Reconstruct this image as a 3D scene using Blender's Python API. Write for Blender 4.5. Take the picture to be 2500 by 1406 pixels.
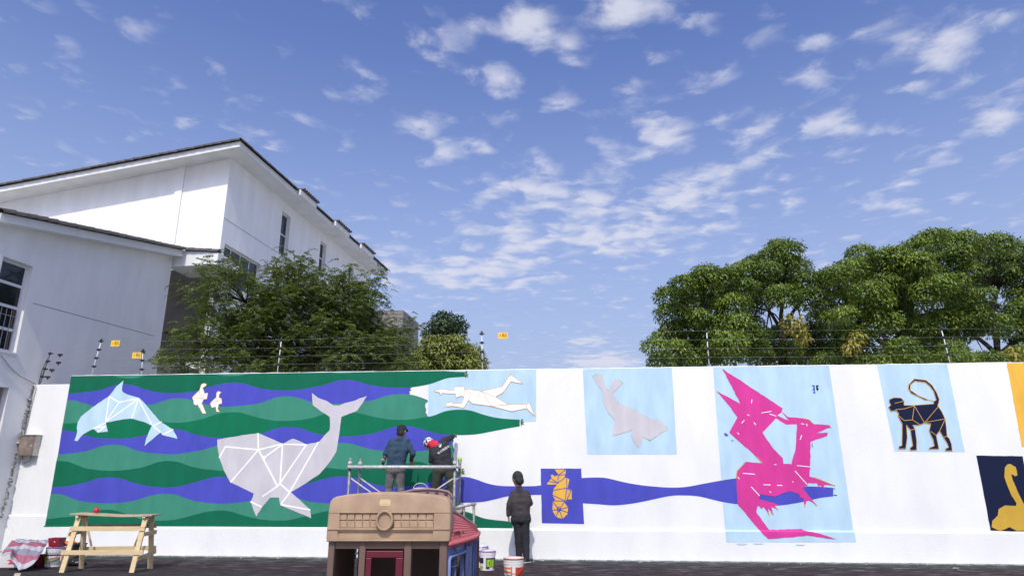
import bpy, bmesh, math, random
import numpy as np
from mathutils import Vector, Matrix
from mathutils.geometry import tessellate_polygon

for o in list(bpy.data.objects):
    bpy.data.objects.remove(o)
scene = bpy.context.scene
col = scene.collection
R = math.radians
random.seed(7)
RNG = np.random.default_rng(11)

# ------------------------------------------------------------------ camera
FPX, CX, CY, HOR, EYE = 1650.0, 1250.0, 703.0, 1168.0, 1.55      # photograph: 2500 x 1406
PITCH = math.atan((HOR - CY) / FPX)
cp, sp = math.cos(PITCH), math.sin(PITCH)
cam_data = bpy.data.cameras.new('camera')
cam = bpy.data.objects.new('camera', cam_data)
col.objects.link(cam)
cam.location = (0, 0, EYE)
cam.rotation_euler = (R(90) + PITCH, 0, 0)
cam_data.sensor_width = 36.0
cam_data.lens = 36.0 * FPX / 2500.0
cam_data.clip_end = 3000
cam_data.clip_start = 0.05
scene.camera = cam

def V(*a): return Vector(a)
def ray(x, y):
    u = (x - CX) / FPX; v = (CY - y) / FPX
    return Vector((u, cp - v * sp, sp + v * cp))
def at(x, y, Y):
    d = ray(x, y); t = Y / d.y
    return Vector((d.x * t, Y, EYE + d.z * t))
def gnd(x, y, z=0.0):
    d = ray(x, y); t = (z - EYE) / d.z
    return Vector((d.x * t, d.y * t, z))
def hit(x, y, p0, n):
    d = ray(x, y); o = Vector((0, 0, EYE))
    t = (Vector(p0) - o).dot(n) / d.dot(n)
    return o + d * t

# ------------------------------------------------------------------ sky and sun
SUN_EL, SUN_AZ = R(50), R(184)          # azimuth clockwise from +Y: straight behind the camera
world = bpy.data.worlds.new('World')
scene.world = world
world.use_nodes = True
wt = world.node_tree
wt.nodes.clear()
def wn_(t, **k):
    n = wt.nodes.new(t)
    for a, b in k.items(): setattr(n, a, b)
    return n
def wmath(op, a, b=None, c=None, clamp=False):
    n = wn_('ShaderNodeMath', operation=op, use_clamp=clamp)
    for i, s in enumerate((a, b, c)):
        if s is None: continue
        if isinstance(s, (int, float)): n.inputs[i].default_value = s
        else: wt.links.new(s, n.inputs[i])
    return n.outputs[0]
sky = wn_('ShaderNodeTexSky', sky_type='NISHITA')
sky.sun_disc = False
sky.sun_elevation = SUN_EL
sky.sun_rotation = SUN_AZ
sky.air_density = 1.0; sky.dust_density = 4.0; sky.ozone_density = 3.0
SKYTINT = (0.96, 1.02, 1.42)
tint = wn_('ShaderNodeMix', data_type='RGBA', blend_type='MULTIPLY')
tint.inputs['Factor'].default_value = 1.0
wt.links.new(sky.outputs[0], tint.inputs['A'])
tint.inputs['B'].default_value = (*SKYTINT, 1)
geo = wn_('ShaderNodeTexCoord')
sep = wn_('ShaderNodeSeparateXYZ'); wt.links.new(geo.outputs['Generated'], sep.inputs[0])
zc = wmath('MAXIMUM', sep.outputs[2], 0.04)
qx = wmath('DIVIDE', sep.outputs[0], zc); qy = wmath('DIVIDE', sep.outputs[1], zc)
qv = wn_('ShaderNodeCombineXYZ'); wt.links.new(qx, qv.inputs[0]); wt.links.new(qy, qv.inputs[1])
# the cloud layer is a plane high above; each patch of cloud cover is a soft ellipse on that plane
CLOUDS = [(1290, 50, 130, 80, .95), (1520, 40, 120, 70, .85), (1390, 110, 60, 40, .7), (1225, 190, 90, 55, .75),
          (1150, 90, 60, 50, .5), (850, 190, 80, 50, .42), (985, 310, 100, 42, .7), (1100, 385, 110, 36, .65),
          (1220, 405, 60, 30, .45), (1580, 360, 130, 70, .9), (1610, 250, 110, 60, .55), (1400, 480, 260, 75, .95),
          (1680, 480, 200, 75, .95), (1520, 575, 260, 65, .95), (1250, 585, 180, 55, .9), (1150, 665, 300, 60, .9),
          (1940, 100, 110, 50, .55), (1985, 190, 90, 50, .55), (1830, 265, 90, 40, .55), (1820, 355, 90, 50, .7),
          (2040, 300, 90, 60, .75), (2270, 140, 150, 100, .85), (2370, 30, 120, 70, .65), (2450, 300, 150, 55, .6),
          (2350, 395, 110, 40, .5), (2170, 485, 130, 40, .55), (950, 640, 75, 42, .85), (1480, 884, 100, 22, 1.7),
          (1435, 832, 50, 14, 1.0), (170, 110, 90, 60, .2), (60, 20, 150, 60, .2), (2000, 655, 40, 28, .6),
          (1780, 420, 120, 40, .6), (2480, 190, 60, 40, .6)]
def qof(x, y):
    d = ray(x, y); z = max(d.z / d.length, 0.04) * d.length
    return np.array([d.x / z, d.y / z])
mask = None
for (x, y, rx, ry, w) in CLOUDS:
    c = qof(x, y); a = qof(x + rx, y) - c; b = qof(x, y + ry) - qof(x, y - ry); b = b / 2
    U, sg, _ = np.linalg.svd(np.array([[a[0], b[0]], [a[1], b[1]]]))
    if np.linalg.det(U) < 0: U[:, 1] *= -1
    mp = wn_('ShaderNodeMapping', vector_type='TEXTURE')
    mp.inputs['Location'].default_value = (c[0], c[1], 0)
    mp.inputs['Rotation'].default_value = (0, 0, math.atan2(U[1, 0], U[0, 0]))
    mp.inputs['Scale'].default_value = (sg[0] * 1.9, sg[1] * 1.9, 1)
    wt.links.new(qv.outputs[0], mp.inputs[0])
    gr = wn_('ShaderNodeTexGradient', gradient_type='QUADRATIC_SPHERE'); wt.links.new(mp.outputs[0], gr.inputs[0])
    g = wmath('MULTIPLY', gr.outputs['Fac'], w * 1.15)
    mask = g if mask is None else wmath('MAXIMUM', mask, g)
nz = wn_('ShaderNodeTexNoise'); nz.inputs['Scale'].default_value = 7.0
nz.inputs['Detail'].default_value = 5; nz.inputs['Roughness'].default_value = 0.56; nz.inputs['Distortion'].default_value = 0.25
wt.links.new(qv.outputs[0], nz.inputs['Vector'])
nz2 = wn_('ShaderNodeTexNoise'); nz2.inputs['Scale'].default_value = 1.1
nz2.inputs['Detail'].default_value = 3
wt.links.new(qv.outputs[0], nz2.inputs['Vector'])
mask2 = wmath('MULTIPLY_ADD', wmath('SUBTRACT', nz2.outputs[0], 0.5), 0.45, mask)
wob = wn_('ShaderNodeVectorMath', operation='MULTIPLY_ADD'); wt.links.new(nz.outputs['Color'], wob.inputs[0]); wob.inputs[1].default_value = (.22, .22, 0); wt.links.new(qv.outputs[0], wob.inputs[2])
vo = wn_('ShaderNodeTexVoronoi', feature='SMOOTH_F1'); vo.inputs['Scale'].default_value = 9.0; vo.inputs['Smoothness'].default_value = .6
wt.links.new(wob.outputs[0], vo.inputs['Vector'])
cells = wmath('MULTIPLY_ADD', vo.outputs['Distance'], -0.30, 0.14)
dens_in = wmath('ADD', wmath('MULTIPLY_ADD', mask2, 0.34, nz.outputs[0]), cells)
mr = wn_('ShaderNodeMapRange', interpolation_type='SMOOTHSTEP')
wt.links.new(dens_in, mr.inputs['Value'])
mr.inputs['From Min'].default_value = 0.53; mr.inputs['From Max'].default_value = 0.93
dens = wmath('MULTIPLY', mr.outputs[0], 0.86)
# pale haze towards the horizon
hz = wn_('ShaderNodeMapRange', interpolation_type='SMOOTHSTEP')
wt.links.new(sep.outputs[2], hz.inputs['Value'])
hz.inputs['From Min'].default_value = 0.05; hz.inputs['From Max'].default_value = 0.64
hz.inputs['To Min'].default_value = 0.78; hz.inputs['To Max'].default_value = 0.0
mh = wn_('ShaderNodeMix', data_type='RGBA')
wt.links.new(hz.outputs[0], mh.inputs['Factor']); wt.links.new(tint.outputs['Result'], mh.inputs['A'])
mh.inputs['B'].default_value = (3.3, 3.95, 5.3, 1)
mc = wn_('ShaderNodeMix', data_type='RGBA')
wt.links.new(dens, mc.inputs['Factor']); wt.links.new(mh.outputs['Result'], mc.inputs['A'])
mc.inputs['B'].default_value = (5.0, 5.1, 5.9, 1)
bg = wn_('ShaderNodeBackground'); bg.inputs['Strength'].default_value = 0.15
wt.links.new(mc.outputs['Result'], bg.inputs['Color'])
world.cycles.sampling_method = 'NONE'
wo = wn_('ShaderNodeOutputWorld'); wt.links.new(bg.outputs[0], wo.inputs['Surface'])

sd = bpy.data.lights.new('sun', 'SUN'); sd.energy = 3.3; sd.angle = R(0.53); sd.color = (1.0, 0.97, 0.80)
so = bpy.data.objects.new('sun', sd); col.objects.link(so)
sv = Vector((math.sin(SUN_AZ) * math.cos(SUN_EL), math.cos(SUN_AZ) * math.cos(SUN_EL), math.sin(SUN_EL)))
so.rotation_euler = sv.to_track_quat('Z', 'Y').to_euler()
so.location = sv * 60
scene.view_settings.view_transform = 'Standard'
scene.view_settings.look = 'None'
scene.view_settings.exposure = -0.04
scene.view_settings.gamma = 1
scene.view_settings.use_curve_mapping = False
scene.cycles.max_bounces = 8
scene.cycles.transparent_max_bounces = 8

# ------------------------------------------------------------------ helpers
def lin(c):
    c = c / 255.0
    return c / 12.92 if c <= 0.04045 else ((c + 0.055) / 1.055) ** 2.4
def S(r, g, b, k=0.87): return (lin(r) * k, lin(g) * k, lin(b) * k)

MATS = {}
def mat(name, color, rough=0.7, bump=0.0, bscale=40.0, var=0.0, vscale=3.0, metal=0.0, spec=0.5, color2=None,
        island=0.0, detail=4, stretch=None, transl=0.0, pos=(.3, .7)):
    if name in MATS: return MATS[name]
    m = bpy.data.materials.new(name); m.use_nodes = True
    nt = m.node_tree; bs = nt.nodes['Principled BSDF']
    bs.inputs['Base Color'].default_value = (*color, 1)
    bs.inputs['Roughness'].default_value = rough
    bs.inputs['Metallic'].default_value = metal
    bs.inputs['Specular IOR Level'].default_value = spec
    tc = nt.nodes.new('ShaderNodeTexCoord')
    vec = tc.outputs['Object']
    if stretch:
        mp = nt.nodes.new('ShaderNodeMapping'); mp.inputs['Scale'].default_value = stretch
        nt.links.new(vec, mp.inputs[0]); vec = mp.outputs[0]
    src = None
    if var > 0 or color2:
        n = nt.nodes.new('ShaderNodeTexNoise'); n.inputs['Scale'].default_value = vscale; n.inputs['Detail'].default_value = detail
        nt.links.new(vec, n.inputs['Vector'])
        ramp = nt.nodes.new('ShaderNodeValToRGB')
        ramp.color_ramp.elements[0].position = pos[0]; ramp.color_ramp.elements[1].position = pos[1]
        c2 = color2 if color2 else tuple(min(1, c * (1 + var)) for c in color)
        c1 = color if color2 else tuple(c * (1 - var) for c in color)
        ramp.color_ramp.elements[0].color = (*c1, 1); ramp.color_ramp.elements[1].color = (*c2, 1)
        nt.links.new(n.outputs['Fac'], ramp.inputs[0]); src = ramp.outputs[0]
    if island > 0:
        g = nt.nodes.new('ShaderNodeNewGeometry')
        hs = nt.nodes.new('ShaderNodeHueSaturation')
        if src: nt.links.new(src, hs.inputs['Color'])
        else: hs.inputs['Color'].default_value = (*color, 1)
        m1 = nt.nodes.new('ShaderNodeMapRange'); nt.links.new(g.outputs['Random Per Island'], m1.inputs[0])
        m1.inputs['To Min'].default_value = 1 - island; m1.inputs['To Max'].default_value = 1 + island
        nt.links.new(m1.outputs[0], hs.inputs['Value'])
        m2 = nt.nodes.new('ShaderNodeMapRange'); nt.links.new(g.outputs['Random Per Island'], m2.inputs[0])
        m2.inputs['To Min'].default_value = 0.515; m2.inputs['To Max'].default_value = 0.475
        nt.links.new(m2.outputs[0], hs.inputs['Hue'])
        src = hs.outputs[0]
    if src: nt.links.new(src, bs.inputs['Base Color'])
    if bump > 0:
        n = nt.nodes.new('ShaderNodeTexNoise'); n.inputs['Scale'].default_value = bscale; n.inputs['Detail'].default_value = 5
        nt.links.new(vec, n.inputs['Vector'])
        b = nt.nodes.new('ShaderNodeBump'); b.inputs['Strength'].default_value = bump; b.inputs['Distance'].default_value = 0.02
        nt.links.new(n.outputs['Fac'], b.inputs['Height']); nt.links.new(b.outputs[0], bs.inputs['Normal'])
    if transl > 0:
        t = nt.nodes.new('ShaderNodeBsdfTranslucent')
        if src: nt.links.new(src, t.inputs['Color'])
        else: t.inputs['Color'].default_value = (*color, 1)
        mx = nt.nodes.new('ShaderNodeMixShader'); mx.inputs[0].default_value = transl
        nt.links.new(bs.outputs[0], mx.inputs[1]); nt.links.new(t.outputs[0], mx.inputs[2])
        nt.links.new(mx.outputs[0], nt.nodes['Material Output'].inputs['Surface'])
    MATS[name] = m
    return m

def tag(o, label=None, cat=None, group=None, kind=None):
    if label: o['label'] = label
    if cat: o['category'] = cat
    if group: o['group'] = group
    if kind: o['kind'] = kind
    return o
def thing(name, label, cat, loc, group=None):
    o = bpy.data.objects.new(name, None); col.objects.link(o)
    o.location = loc; o.empty_display_size = 0.1
    return tag(o, label, cat, group)
def adopt(o, parent):
    if parent is None: return o
    o.parent = parent
    if parent.type == 'EMPTY':
        o.matrix_parent_inverse = Matrix.Translation(parent.location).inverted()
    return o

class MB:
    def __init__(s): s.v = []; s.f = []; s.sm = False
    def add(s, vs, fs):
        k = len(s.v); s.v.extend([tuple(v) for v in vs]); s.f.extend([tuple(i + k for i in f) for f in fs]); return s
    def box(s, c, size, rz=0.0, M=None):
        x, y, z = (q / 2 for q in size)
        vs = [Vector((a, b, d)) for a in (-x, x) for b in (-y, y) for d in (-z, z)]
        T = Matrix.Translation(c) @ (M if M else Matrix.Rotation(rz, 4, 'Z'))
        return s.add([T @ v for v in vs], [(0, 1, 3, 2), (4, 6, 7, 5), (0, 4, 5, 1), (2, 3, 7, 6), (0, 2, 6, 4), (1, 5, 7, 3)])
    def frame(s, c, ax, ay, az):
        c, ax, ay, az = map(Vector, (c, ax, ay, az))
        vs = [c + ax * a + ay * b + az * d for a in (-.5, .5) for b in (-.5, .5) for d in (-.5, .5)]
        return s.add(vs, [(0, 1, 3, 2), (4, 6, 7, 5), (0, 4, 5, 1), (2, 3, 7, 6), (0, 2, 6, 4), (1, 5, 7, 3)])
    def beam(s, a, b, w, t, side=(0, 0, 1)):
        a, b = Vector(a), Vector(b); d = b - a; dn = d.normalized()
        sd_ = dn.cross(Vector(side))
        if sd_.length < 1e-4: sd_ = dn.cross(Vector((1, 0, 0)))
        sd_.normalize(); up = sd_.cross(dn).normalized()
        return s.frame((a + b) / 2, d, sd_ * t, up * w)
    def tube(s, pts, r, n=8, cap=True):
        pts = [Vector(p) for p in pts]; rs = r if isinstance(r, (list, tuple)) else [r] * len(pts)
        rings = []; prev = None
        for i, p in enumerate(pts):
            d = (pts[min(i + 1, len(pts) - 1)] - pts[max(i - 1, 0)])
            if d.length < 1e-9: d = Vector((0, 0, 1))
            d.normalize()
            if prev is None:
                a = d.orthogonal().normalized()
            else:
                a = (prev - d * prev.dot(d))
                a = a.normalized() if a.length > 1e-6 else d.orthogonal().normalized()
            prev = a; b = d.cross(a)
            rings.append([p + (a * math.cos(2 * math.pi * k / n) + b * math.sin(2 * math.pi * k / n)) * rs[i] for k in range(n)])
        vs = [v for rg in rings for v in rg]; fs = []
        for i in range(len(rings) - 1):
            for k in range(n):
                k2 = (k + 1) % n
                fs.append((i * n + k, i * n + k2, (i + 1) * n + k2, (i + 1) * n + k))
        if cap:
            fs.append(tuple(range(n - 1, -1, -1))); fs.append(tuple((len(rings) - 1) * n + k for k in range(n)))
        return s.add(vs, fs)
    def lathe(s, c, prof, n=24, closed=False):
        c = Vector(c); vs = []; fs = []
        for (r, z) in prof:
            for k in range(n):
                a = 2 * math.pi * k / n
                vs.append(c + Vector((r * math.cos(a), r * math.sin(a), z)))
        for i in range(len(prof) - 1):
            for k in range(n):
                k2 = (k + 1) % n
                fs.append((i * n + k, i * n + k2, (i + 1) * n + k2, (i + 1) * n + k))
        return s.add(vs, fs)
    def prism(s, pts, off):
        """extrude polygon pts (world) by vector off"""
        n = len(pts); off = Vector(off); pts = [Vector(p) for p in pts]
        vs = pts + [p + off for p in pts]
        fs = [tuple(range(n)), tuple(range(2 * n - 1, n - 1, -1))]
        for i in range(n):
            j = (i + 1) % n
            fs.append((j, i, i + n, j + n))
        return s.add(vs, fs)
    def build(s, name, m, parent=None, smooth=False, bevel=0.0, seg=2):
        me = bpy.data.meshes.new(name); me.from_pydata(s.v, [], s.f); me.update()
        bm = bmesh.new(); bm.from_mesh(me); bmesh.ops.recalc_face_normals(bm, faces=bm.faces); bm.to_mesh(me); bm.free()
        if smooth:
            me.polygons.foreach_set('use_smooth', [True] * len(me.polygons))
        if m: me.materials.append(m)
        o = bpy.data.objects.new(name, me); col.objects.link(o)
        adopt(o, parent)
        if bevel:
            b = o.modifiers.new('b', 'BEVEL'); b.width = bevel; b.segments = seg; b.limit_method = 'ANGLE'; b.angle_limit = R(40)
        return o
def apply_mods(o):
    dg = bpy.context.evaluated_depsgraph_get()
    me = bpy.data.meshes.new_from_object(o.evaluated_get(dg))
    mats_ = [m for m in o.data.materials]
    o.modifiers.clear(); o.data = me
    if not me.materials:
        for m in mats_: me.materials.append(m)
    return o
def mesh_np(name, verts, faces, m, parent=None):
    me = bpy.data.meshes.new(name)
    nf, k = faces.shape
    me.vertices.add(len(verts)); me.vertices.foreach_set('co', verts.astype(np.float32).ravel())
    me.loops.add(nf * k); me.loops.foreach_set('vertex_index', faces.astype(np.int32).ravel())
    me.polygons.add(nf); me.polygons.foreach_set('loop_start', np.arange(0, nf * k, k, dtype=np.int32))
    me.polygons.foreach_set('loop_total', np.full(nf, k, dtype=np.int32))
    me.update(calc_edges=True)
    me.materials.append(m)
    o = bpy.data.objects.new(name, me); col.objects.link(o)
    return adopt(o, parent)
def catmull(pts, step=7.0):
    out = []
    P = [np.array(p, float) for p in pts]
    for i in range(len(P) - 1):
        p0 = P[max(i - 1, 0)]; p1 = P[i]; p2 = P[i + 1]; p3 = P[min(i + 2, len(P) - 1)]
        n = max(1, int(np.linalg.norm(p2 - p1) / step))
        for k in range(n):
            t = k / n
            out.append(tuple(0.5 * ((2 * p1) + (-p0 + p2) * t + (2 * p0 - 5 * p1 + 4 * p2 - p3) * t * t + (-p0 + 3 * p1 - 3 * p2 + p3) * t ** 3)))
    out.append(tuple(P[-1]))
    return out
def text_obj(name, body, size, m, M, parent, align='CENTER', extrude=0.0, spacing=1.0, chars=1.0):
    cu = bpy.data.curves.new(name, 'FONT'); cu.body = body; cu.size = size; cu.align_x = align; cu.align_y = 'CENTER'
    cu.extrude = extrude; cu.space_line = spacing; cu.space_character = chars
    t = bpy.data.objects.new(name, cu); col.objects.link(t)
    dg = bpy.context.evaluated_depsgraph_get(); dg.update()
    me = bpy.data.meshes.new_from_object(t.evaluated_get(dg))
    bpy.data.objects.remove(t); bpy.data.curves.remove(cu)
    me.transform(M); me.materials.clear(); me.materials.append(m)
    o = bpy.data.objects.new(name, me); col.objects.link(o)
    return adopt(o, parent)

# ------------------------------------------------------------------ materials
M_white = mat('white_plaster', (0.735, 0.73, 0.715), 0.85, 0.3, 60, var=0.05, vscale=1.5, detail=9, stretch=(1.2, 1.2, .5))
M_house = mat('house_plaster', (0.76, 0.755, 0.74), 0.9, 0.3, 70, var=0.06, vscale=1.6, detail=9, stretch=(1.5, 1.5, .4))
M_annex = mat('annex_plaster', (0.74, 0.73, 0.715), 0.9, 0.3, 70, var=0.06, vscale=1.6, detail=9, stretch=(1.5, 1.5, .4))
M_trim = mat('trim_plaster', (0.68, 0.68, 0.665), 0.85, 0.3, 50, var=0.07, vscale=2.5, detail=8)
M_tile = mat('roof_tile_clay', (0.060, 0.053, 0.050), 0.75, 0.5, 50, var=0.4, vscale=5)
M_glass = mat('window_glass', (0.012, 0.014, 0.018), 0.06, spec=0.6)
M_frame = mat('window_frame_white', (0.62, 0.63, 0.63), 0.5)
M_darkframe = mat('window_frame_grey', (0.22, 0.22, 0.23), 0.5)
M_black = mat('black_plastic', (0.012, 0.012, 0.014), 0.5)
M_iron = mat('painted_iron', (0.035, 0.035, 0.038), 0.6)
M_inner = mat('room_dark', (0.06, 0.06, 0.06), 0.9)
M_galv = mat('galvanised_tube', (0.20, 0.205, 0.20), 0.5, 0.3, 60, var=0.45, vscale=14, metal=0.35)
M_galvl = mat('paint_splashed_tube', (0.34, 0.335, 0.32), 0.6, 0.4, 60, color2=(0.60, 0.59, 0.56), vscale=16)
M_steel = mat('stainless_box', (0.42, 0.40, 0.37), 0.38, 0.1, 20, var=0.25, vscale=6, metal=0.7)
M_rust = mat('rusty_panel', (0.17, 0.11, 0.085), 0.55, 0.2, 30, color2=(0.33, 0.27, 0.23), vscale=6, metal=0.3)
M_concrete = mat('grey_blockwork', (0.20, 0.185, 0.175), 0.95, 0.6, 35, var=0.25, vscale=6)
M_mortar = mat('mortar', (0.14, 0.13, 0.125), 0.95, 0.4, 40, var=0.2)
M_stone = mat('step_stone', (0.25, 0.235, 0.215), 0.9, 0.5, 30, var=0.3, vscale=6)
M_bark = mat('bark', (0.035, 0.028, 0.022), 0.95, 0.8, 25, var=0.4, vscale=8)
M_wood = mat('fresh_pine', (0.57, 0.42, 0.215), 0.7, 0.25, 30, color2=(0.66, 0.52, 0.30), vscale=4, stretch=(1, 8, 8))
M_woodd = mat('weathered_top_board', (0.36, 0.245, 0.13), 0.75, 0.35, 30, color2=(0.52, 0.40, 0.26), vscale=5, stretch=(1, 6, 6))

# ------------------------------------------------------------------ ground
W0 = Vector((0, 14.6, 0)); WSL = -0.09
wd = Vector((1, WSL, 0)).normalized(); wnv = Vector((wd.y, -wd.x, 0))        # along the wall, and out of it towards the yard
def ground_material():
    m = bpy.data.materials.new('rubber_ground'); m.use_nodes = True
    nt = m.node_tree; bs = nt.nodes['Principled BSDF']; bs.inputs['Roughness'].default_value = 0.95
    bs.inputs['Specular IOR Level'].default_value = 0.2
    tc = nt.nodes.new('ShaderNodeTexCoord')
    def noise(scale, detail=4, stretch=None, rough=0.5):
        n = nt.nodes.new('ShaderNodeTexNoise'); n.inputs['Scale'].default_value = scale; n.inputs['Detail'].default_value = detail
        n.inputs['Roughness'].default_value = rough
        if stretch:
            mp = nt.nodes.new('ShaderNodeMapping'); mp.inputs['Scale'].default_value = stretch
            nt.links.new(tc.outputs['Object'], mp.inputs[0]); nt.links.new(mp.outputs[0], n.inputs['Vector'])
        else: nt.links.new(tc.outputs['Object'], n.inputs['Vector'])
        return n.outputs['Fac']
    def mth(op, a, b, c=None, clamp=False):
        n = nt.nodes.new('ShaderNodeMath'); n.operation = op; n.use_clamp = clamp
        for i, s_ in enumerate((a, b, c)):
            if s_ is None: continue
            if isinstance(s_, (int, float)): n.inputs[i].default_value = s_
            else: nt.links.new(s_, n.inputs[i])
        return n.outputs[0]
    def mix(f, a, b):
        n = nt.nodes.new('ShaderNodeMix'); n.data_type = 'RGBA'
        if isinstance(f, float): n.inputs['Factor'].default_value = f
        else: nt.links.new(f, n.inputs['Factor'])
        for k, c in (('A', a), ('B', b)):
            if isinstance(c, tuple): n.inputs[k].default_value = (*c, 1)
            else: nt.links.new(c, n.inputs[k])
        return n.outputs['Result']
    def smooth(x, a, b):
        n = nt.nodes.new('ShaderNodeMapRange'); n.interpolation_type = 'SMOOTHSTEP'
        nt.links.new(x, n.inputs[0]); n.inputs['From Min'].default_value = a; n.inputs['From Max'].default_value = b
        return n.outputs[0]
    dn = nt.nodes.new('ShaderNodeVectorMath'); dn.operation = 'DOT_PRODUCT'
    nt.links.new(tc.outputs['Object'], dn.inputs[0]); dn.inputs[1].default_value = tuple(wnv)
    dist = mth('SUBTRACT', dn.outputs['Value'], W0.dot(wnv))            # metres out from the wall face
    distn = mth('MULTIPLY_ADD', mth('SUBTRACT', noise(3.0), 0.5), 0.35, dist)
    gran = noise(160, 2)
    c_green = mix(gran, (0.014, 0.022, 0.019), (0.040, 0.050, 0.044))
    c_red = mix(gran, (0.018, 0.011, 0.012), (0.038, 0.024, 0.026))
    c_char = mix(gran, (0.016, 0.015, 0.015), (0.040, 0.037, 0.038))
    c = mix(smooth(distn, 0.78, 0.92), c_green, c_red)
    c = mix(smooth(distn, 2.6, 2.75), c, c_char)
    # cement and paint dust: thick at the foot of the wall, streaky farther out
    st = noise(2.2, 6, (1.0, 5.0, 1.0), 0.62)
    dust = mth('MULTIPLY', smooth(st, 0.52, 0.64), smooth(mth('MULTIPLY', dist, -1), -4.2, -0.6))
    foot = mth('MULTIPLY', smooth(mth('MULTIPLY', distn, -1), -0.40, -0.04), smooth(noise(7, 5), 0.30, 0.62))
    spk = smooth(noise(60, 1), 0.77, 0.80)
    allm = mth('ADD', mth('MULTIPLY', dust, 0.28), mth('ADD', mth('MULTIPLY', foot, 0.75), mth('MULTIPLY', spk, 0.6)), clamp=True)
    c = mix(allm, c, (0.46, 0.45, 0.44))
    nt.links.new(c, bs.inputs['Base Color'])
    b = nt.nodes.new('ShaderNodeBump'); b.inputs['Strength'].default_value = 0.6; b.inputs['Distance'].default_value = 0.01
    nt.links.new(gran, b.inputs['Height']); nt.links.new(b.outputs[0], bs.inputs['Normal'])
    return m
g0 = MB().add([(-900, -300, -.004), (900, -300, -.004), (900, 1500, -.004), (-900, 1500, -.004)], [(0, 1, 2, 3)]).build('ground', mat('yard_concrete', (.46, .45, .43), .95, .4, 30, var=.12, vscale=.6, detail=8))
tag(g0, kind='structure')
ra, rb_ = W0 + wd * -13 + wnv * .02, W0 + wd * 18 + wnv * .02
g = MB().add([ra, rb_, rb_ + wnv * 7.6, ra + wnv * 7.6], [(0, 1, 2, 3)]).build('rubber_pavement', ground_material())
tag(g, kind='structure')
# a pale painted line end on the rubber
pl = MB(); a = gnd(36, 1398, 0.004); b = gnd(51, 1398, 0.004); c = gnd(49, 1406, 0.004); d = gnd(33, 1406, 0.004)
pl.add([a, b, b + (c - b) * 3, a + (d - a) * 3], [(0, 1, 2, 3)])
o = pl.build('ground_marking', mat('worn_cream_paint', (0.42, 0.38, 0.28), 0.9, 0.4, 60, var=0.25, vscale=20), g)

# ------------------------------------------------------------------ the mural wall
def wuv(x, y, off=0.0):
    p = hit(x, y, W0 + wnv * off, wnv) - W0
    return (p.dot(wd), p.z)
def wpt(u, z, off=0.0):
    return W0 + wd * u + wnv * off + Vector((0, 0, z))
WTOP, WLEDGE, PL = 3.835, 0.555, 0.045
U0 = wuv(142, 1100)[0]; U1 = 16.0; TH = 0.26
mw = thing('mural_wall', 'tall white yard wall painted with wave bands and angular animals', 'wall', wpt(0, 0))
nseg = 120
wb = MB(); top_f = []; top_b = []
ts = [U0 + (U1 - U0) * i / nseg for i in range(nseg + 1)]
zs = [WTOP + random.uniform(-.006, .006) for _ in ts]
vs = []
for u, z in zip(ts, zs):
    vs += [wpt(u, 0, 0), wpt(u, z - .012, 0), wpt(u, z, -.012), wpt(u, z, -TH + .012), wpt(u, z - .012, -TH), wpt(u, 0, -TH)]
fs = []
for i in range(nseg):
    for k in range(5):
        fs.append((i * 6 + k, i * 6 + k + 1, (i + 1) * 6 + k + 1, (i + 1) * 6 + k))
fs += [tuple(range(6)), tuple(range(nseg * 6 + 5, nseg * 6 - 1, -1))]
wb.add(vs, fs).build('wall_panel', M_white, mw)
pp = [(0.001, WLEDGE + .02), (PL - .008, WLEDGE), (PL, WLEDGE - .012), (PL, 0.0), (0.001, 0.0)]
pb = MB(); n = len(pp)
ul = wuv(110, 1287)[0]
pb.add([wpt(ul, z, o_) for (o_, z) in pp] + [wpt(U1, z, o_) for (o_, z) in pp],
       [tuple(range(n)), tuple(range(2 * n - 1, n - 1, -1))] + [(i, (i + 1) % n, n + (i + 1) % n, n + i) for i in range(n)])
plinth = pb.build('plinth', M_white, mw)

P_ = lambda name, rgb, k=0.80: mat(name, S(*rgb, k), 0.8, 0.22, 60, var=0.085, vscale=2.6, detail=8, spec=0.2, stretch=(1.6, 1.6, .55))
M_dg = P_('paint_dark_green', (12, 110, 80), .78); M_dg2 = P_('paint_fresh_green', (6, 120, 82), .78)
M_lg = P_('paint_light_green', (66, 144, 120)); M_bl = P_('paint_violet_blue', (80, 84, 190))
M_sky = P_('paint_pale_blue', (194, 223, 240)); M_grey = P_('paint_whale_grey', (212, 207, 211))
M_line = P_('paint_white_line', (246, 248, 250), 0.9); M_pink = P_('paint_magenta', (222, 66, 154))
M_navy = P_('paint_navy', (20, 31, 62)); M_must = P_('paint_mustard', (212, 172, 66)); M_yel = P_('paint_golden', (246, 190, 76))
M_or = P_('paint_orange_line', (226, 172, 80)); M_cream = P_('paint_cream', (246, 242, 236), 0.92); M_oliv = P_('paint_drip_olive', (96, 112, 52))
M_lime = P_('paint_lime_edge', (150, 222, 120)); M_mark = P_('paint_black_mark', (34, 40, 50)); M_dol = P_('paint_dolphin_blue', (198, 226, 238))

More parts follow.
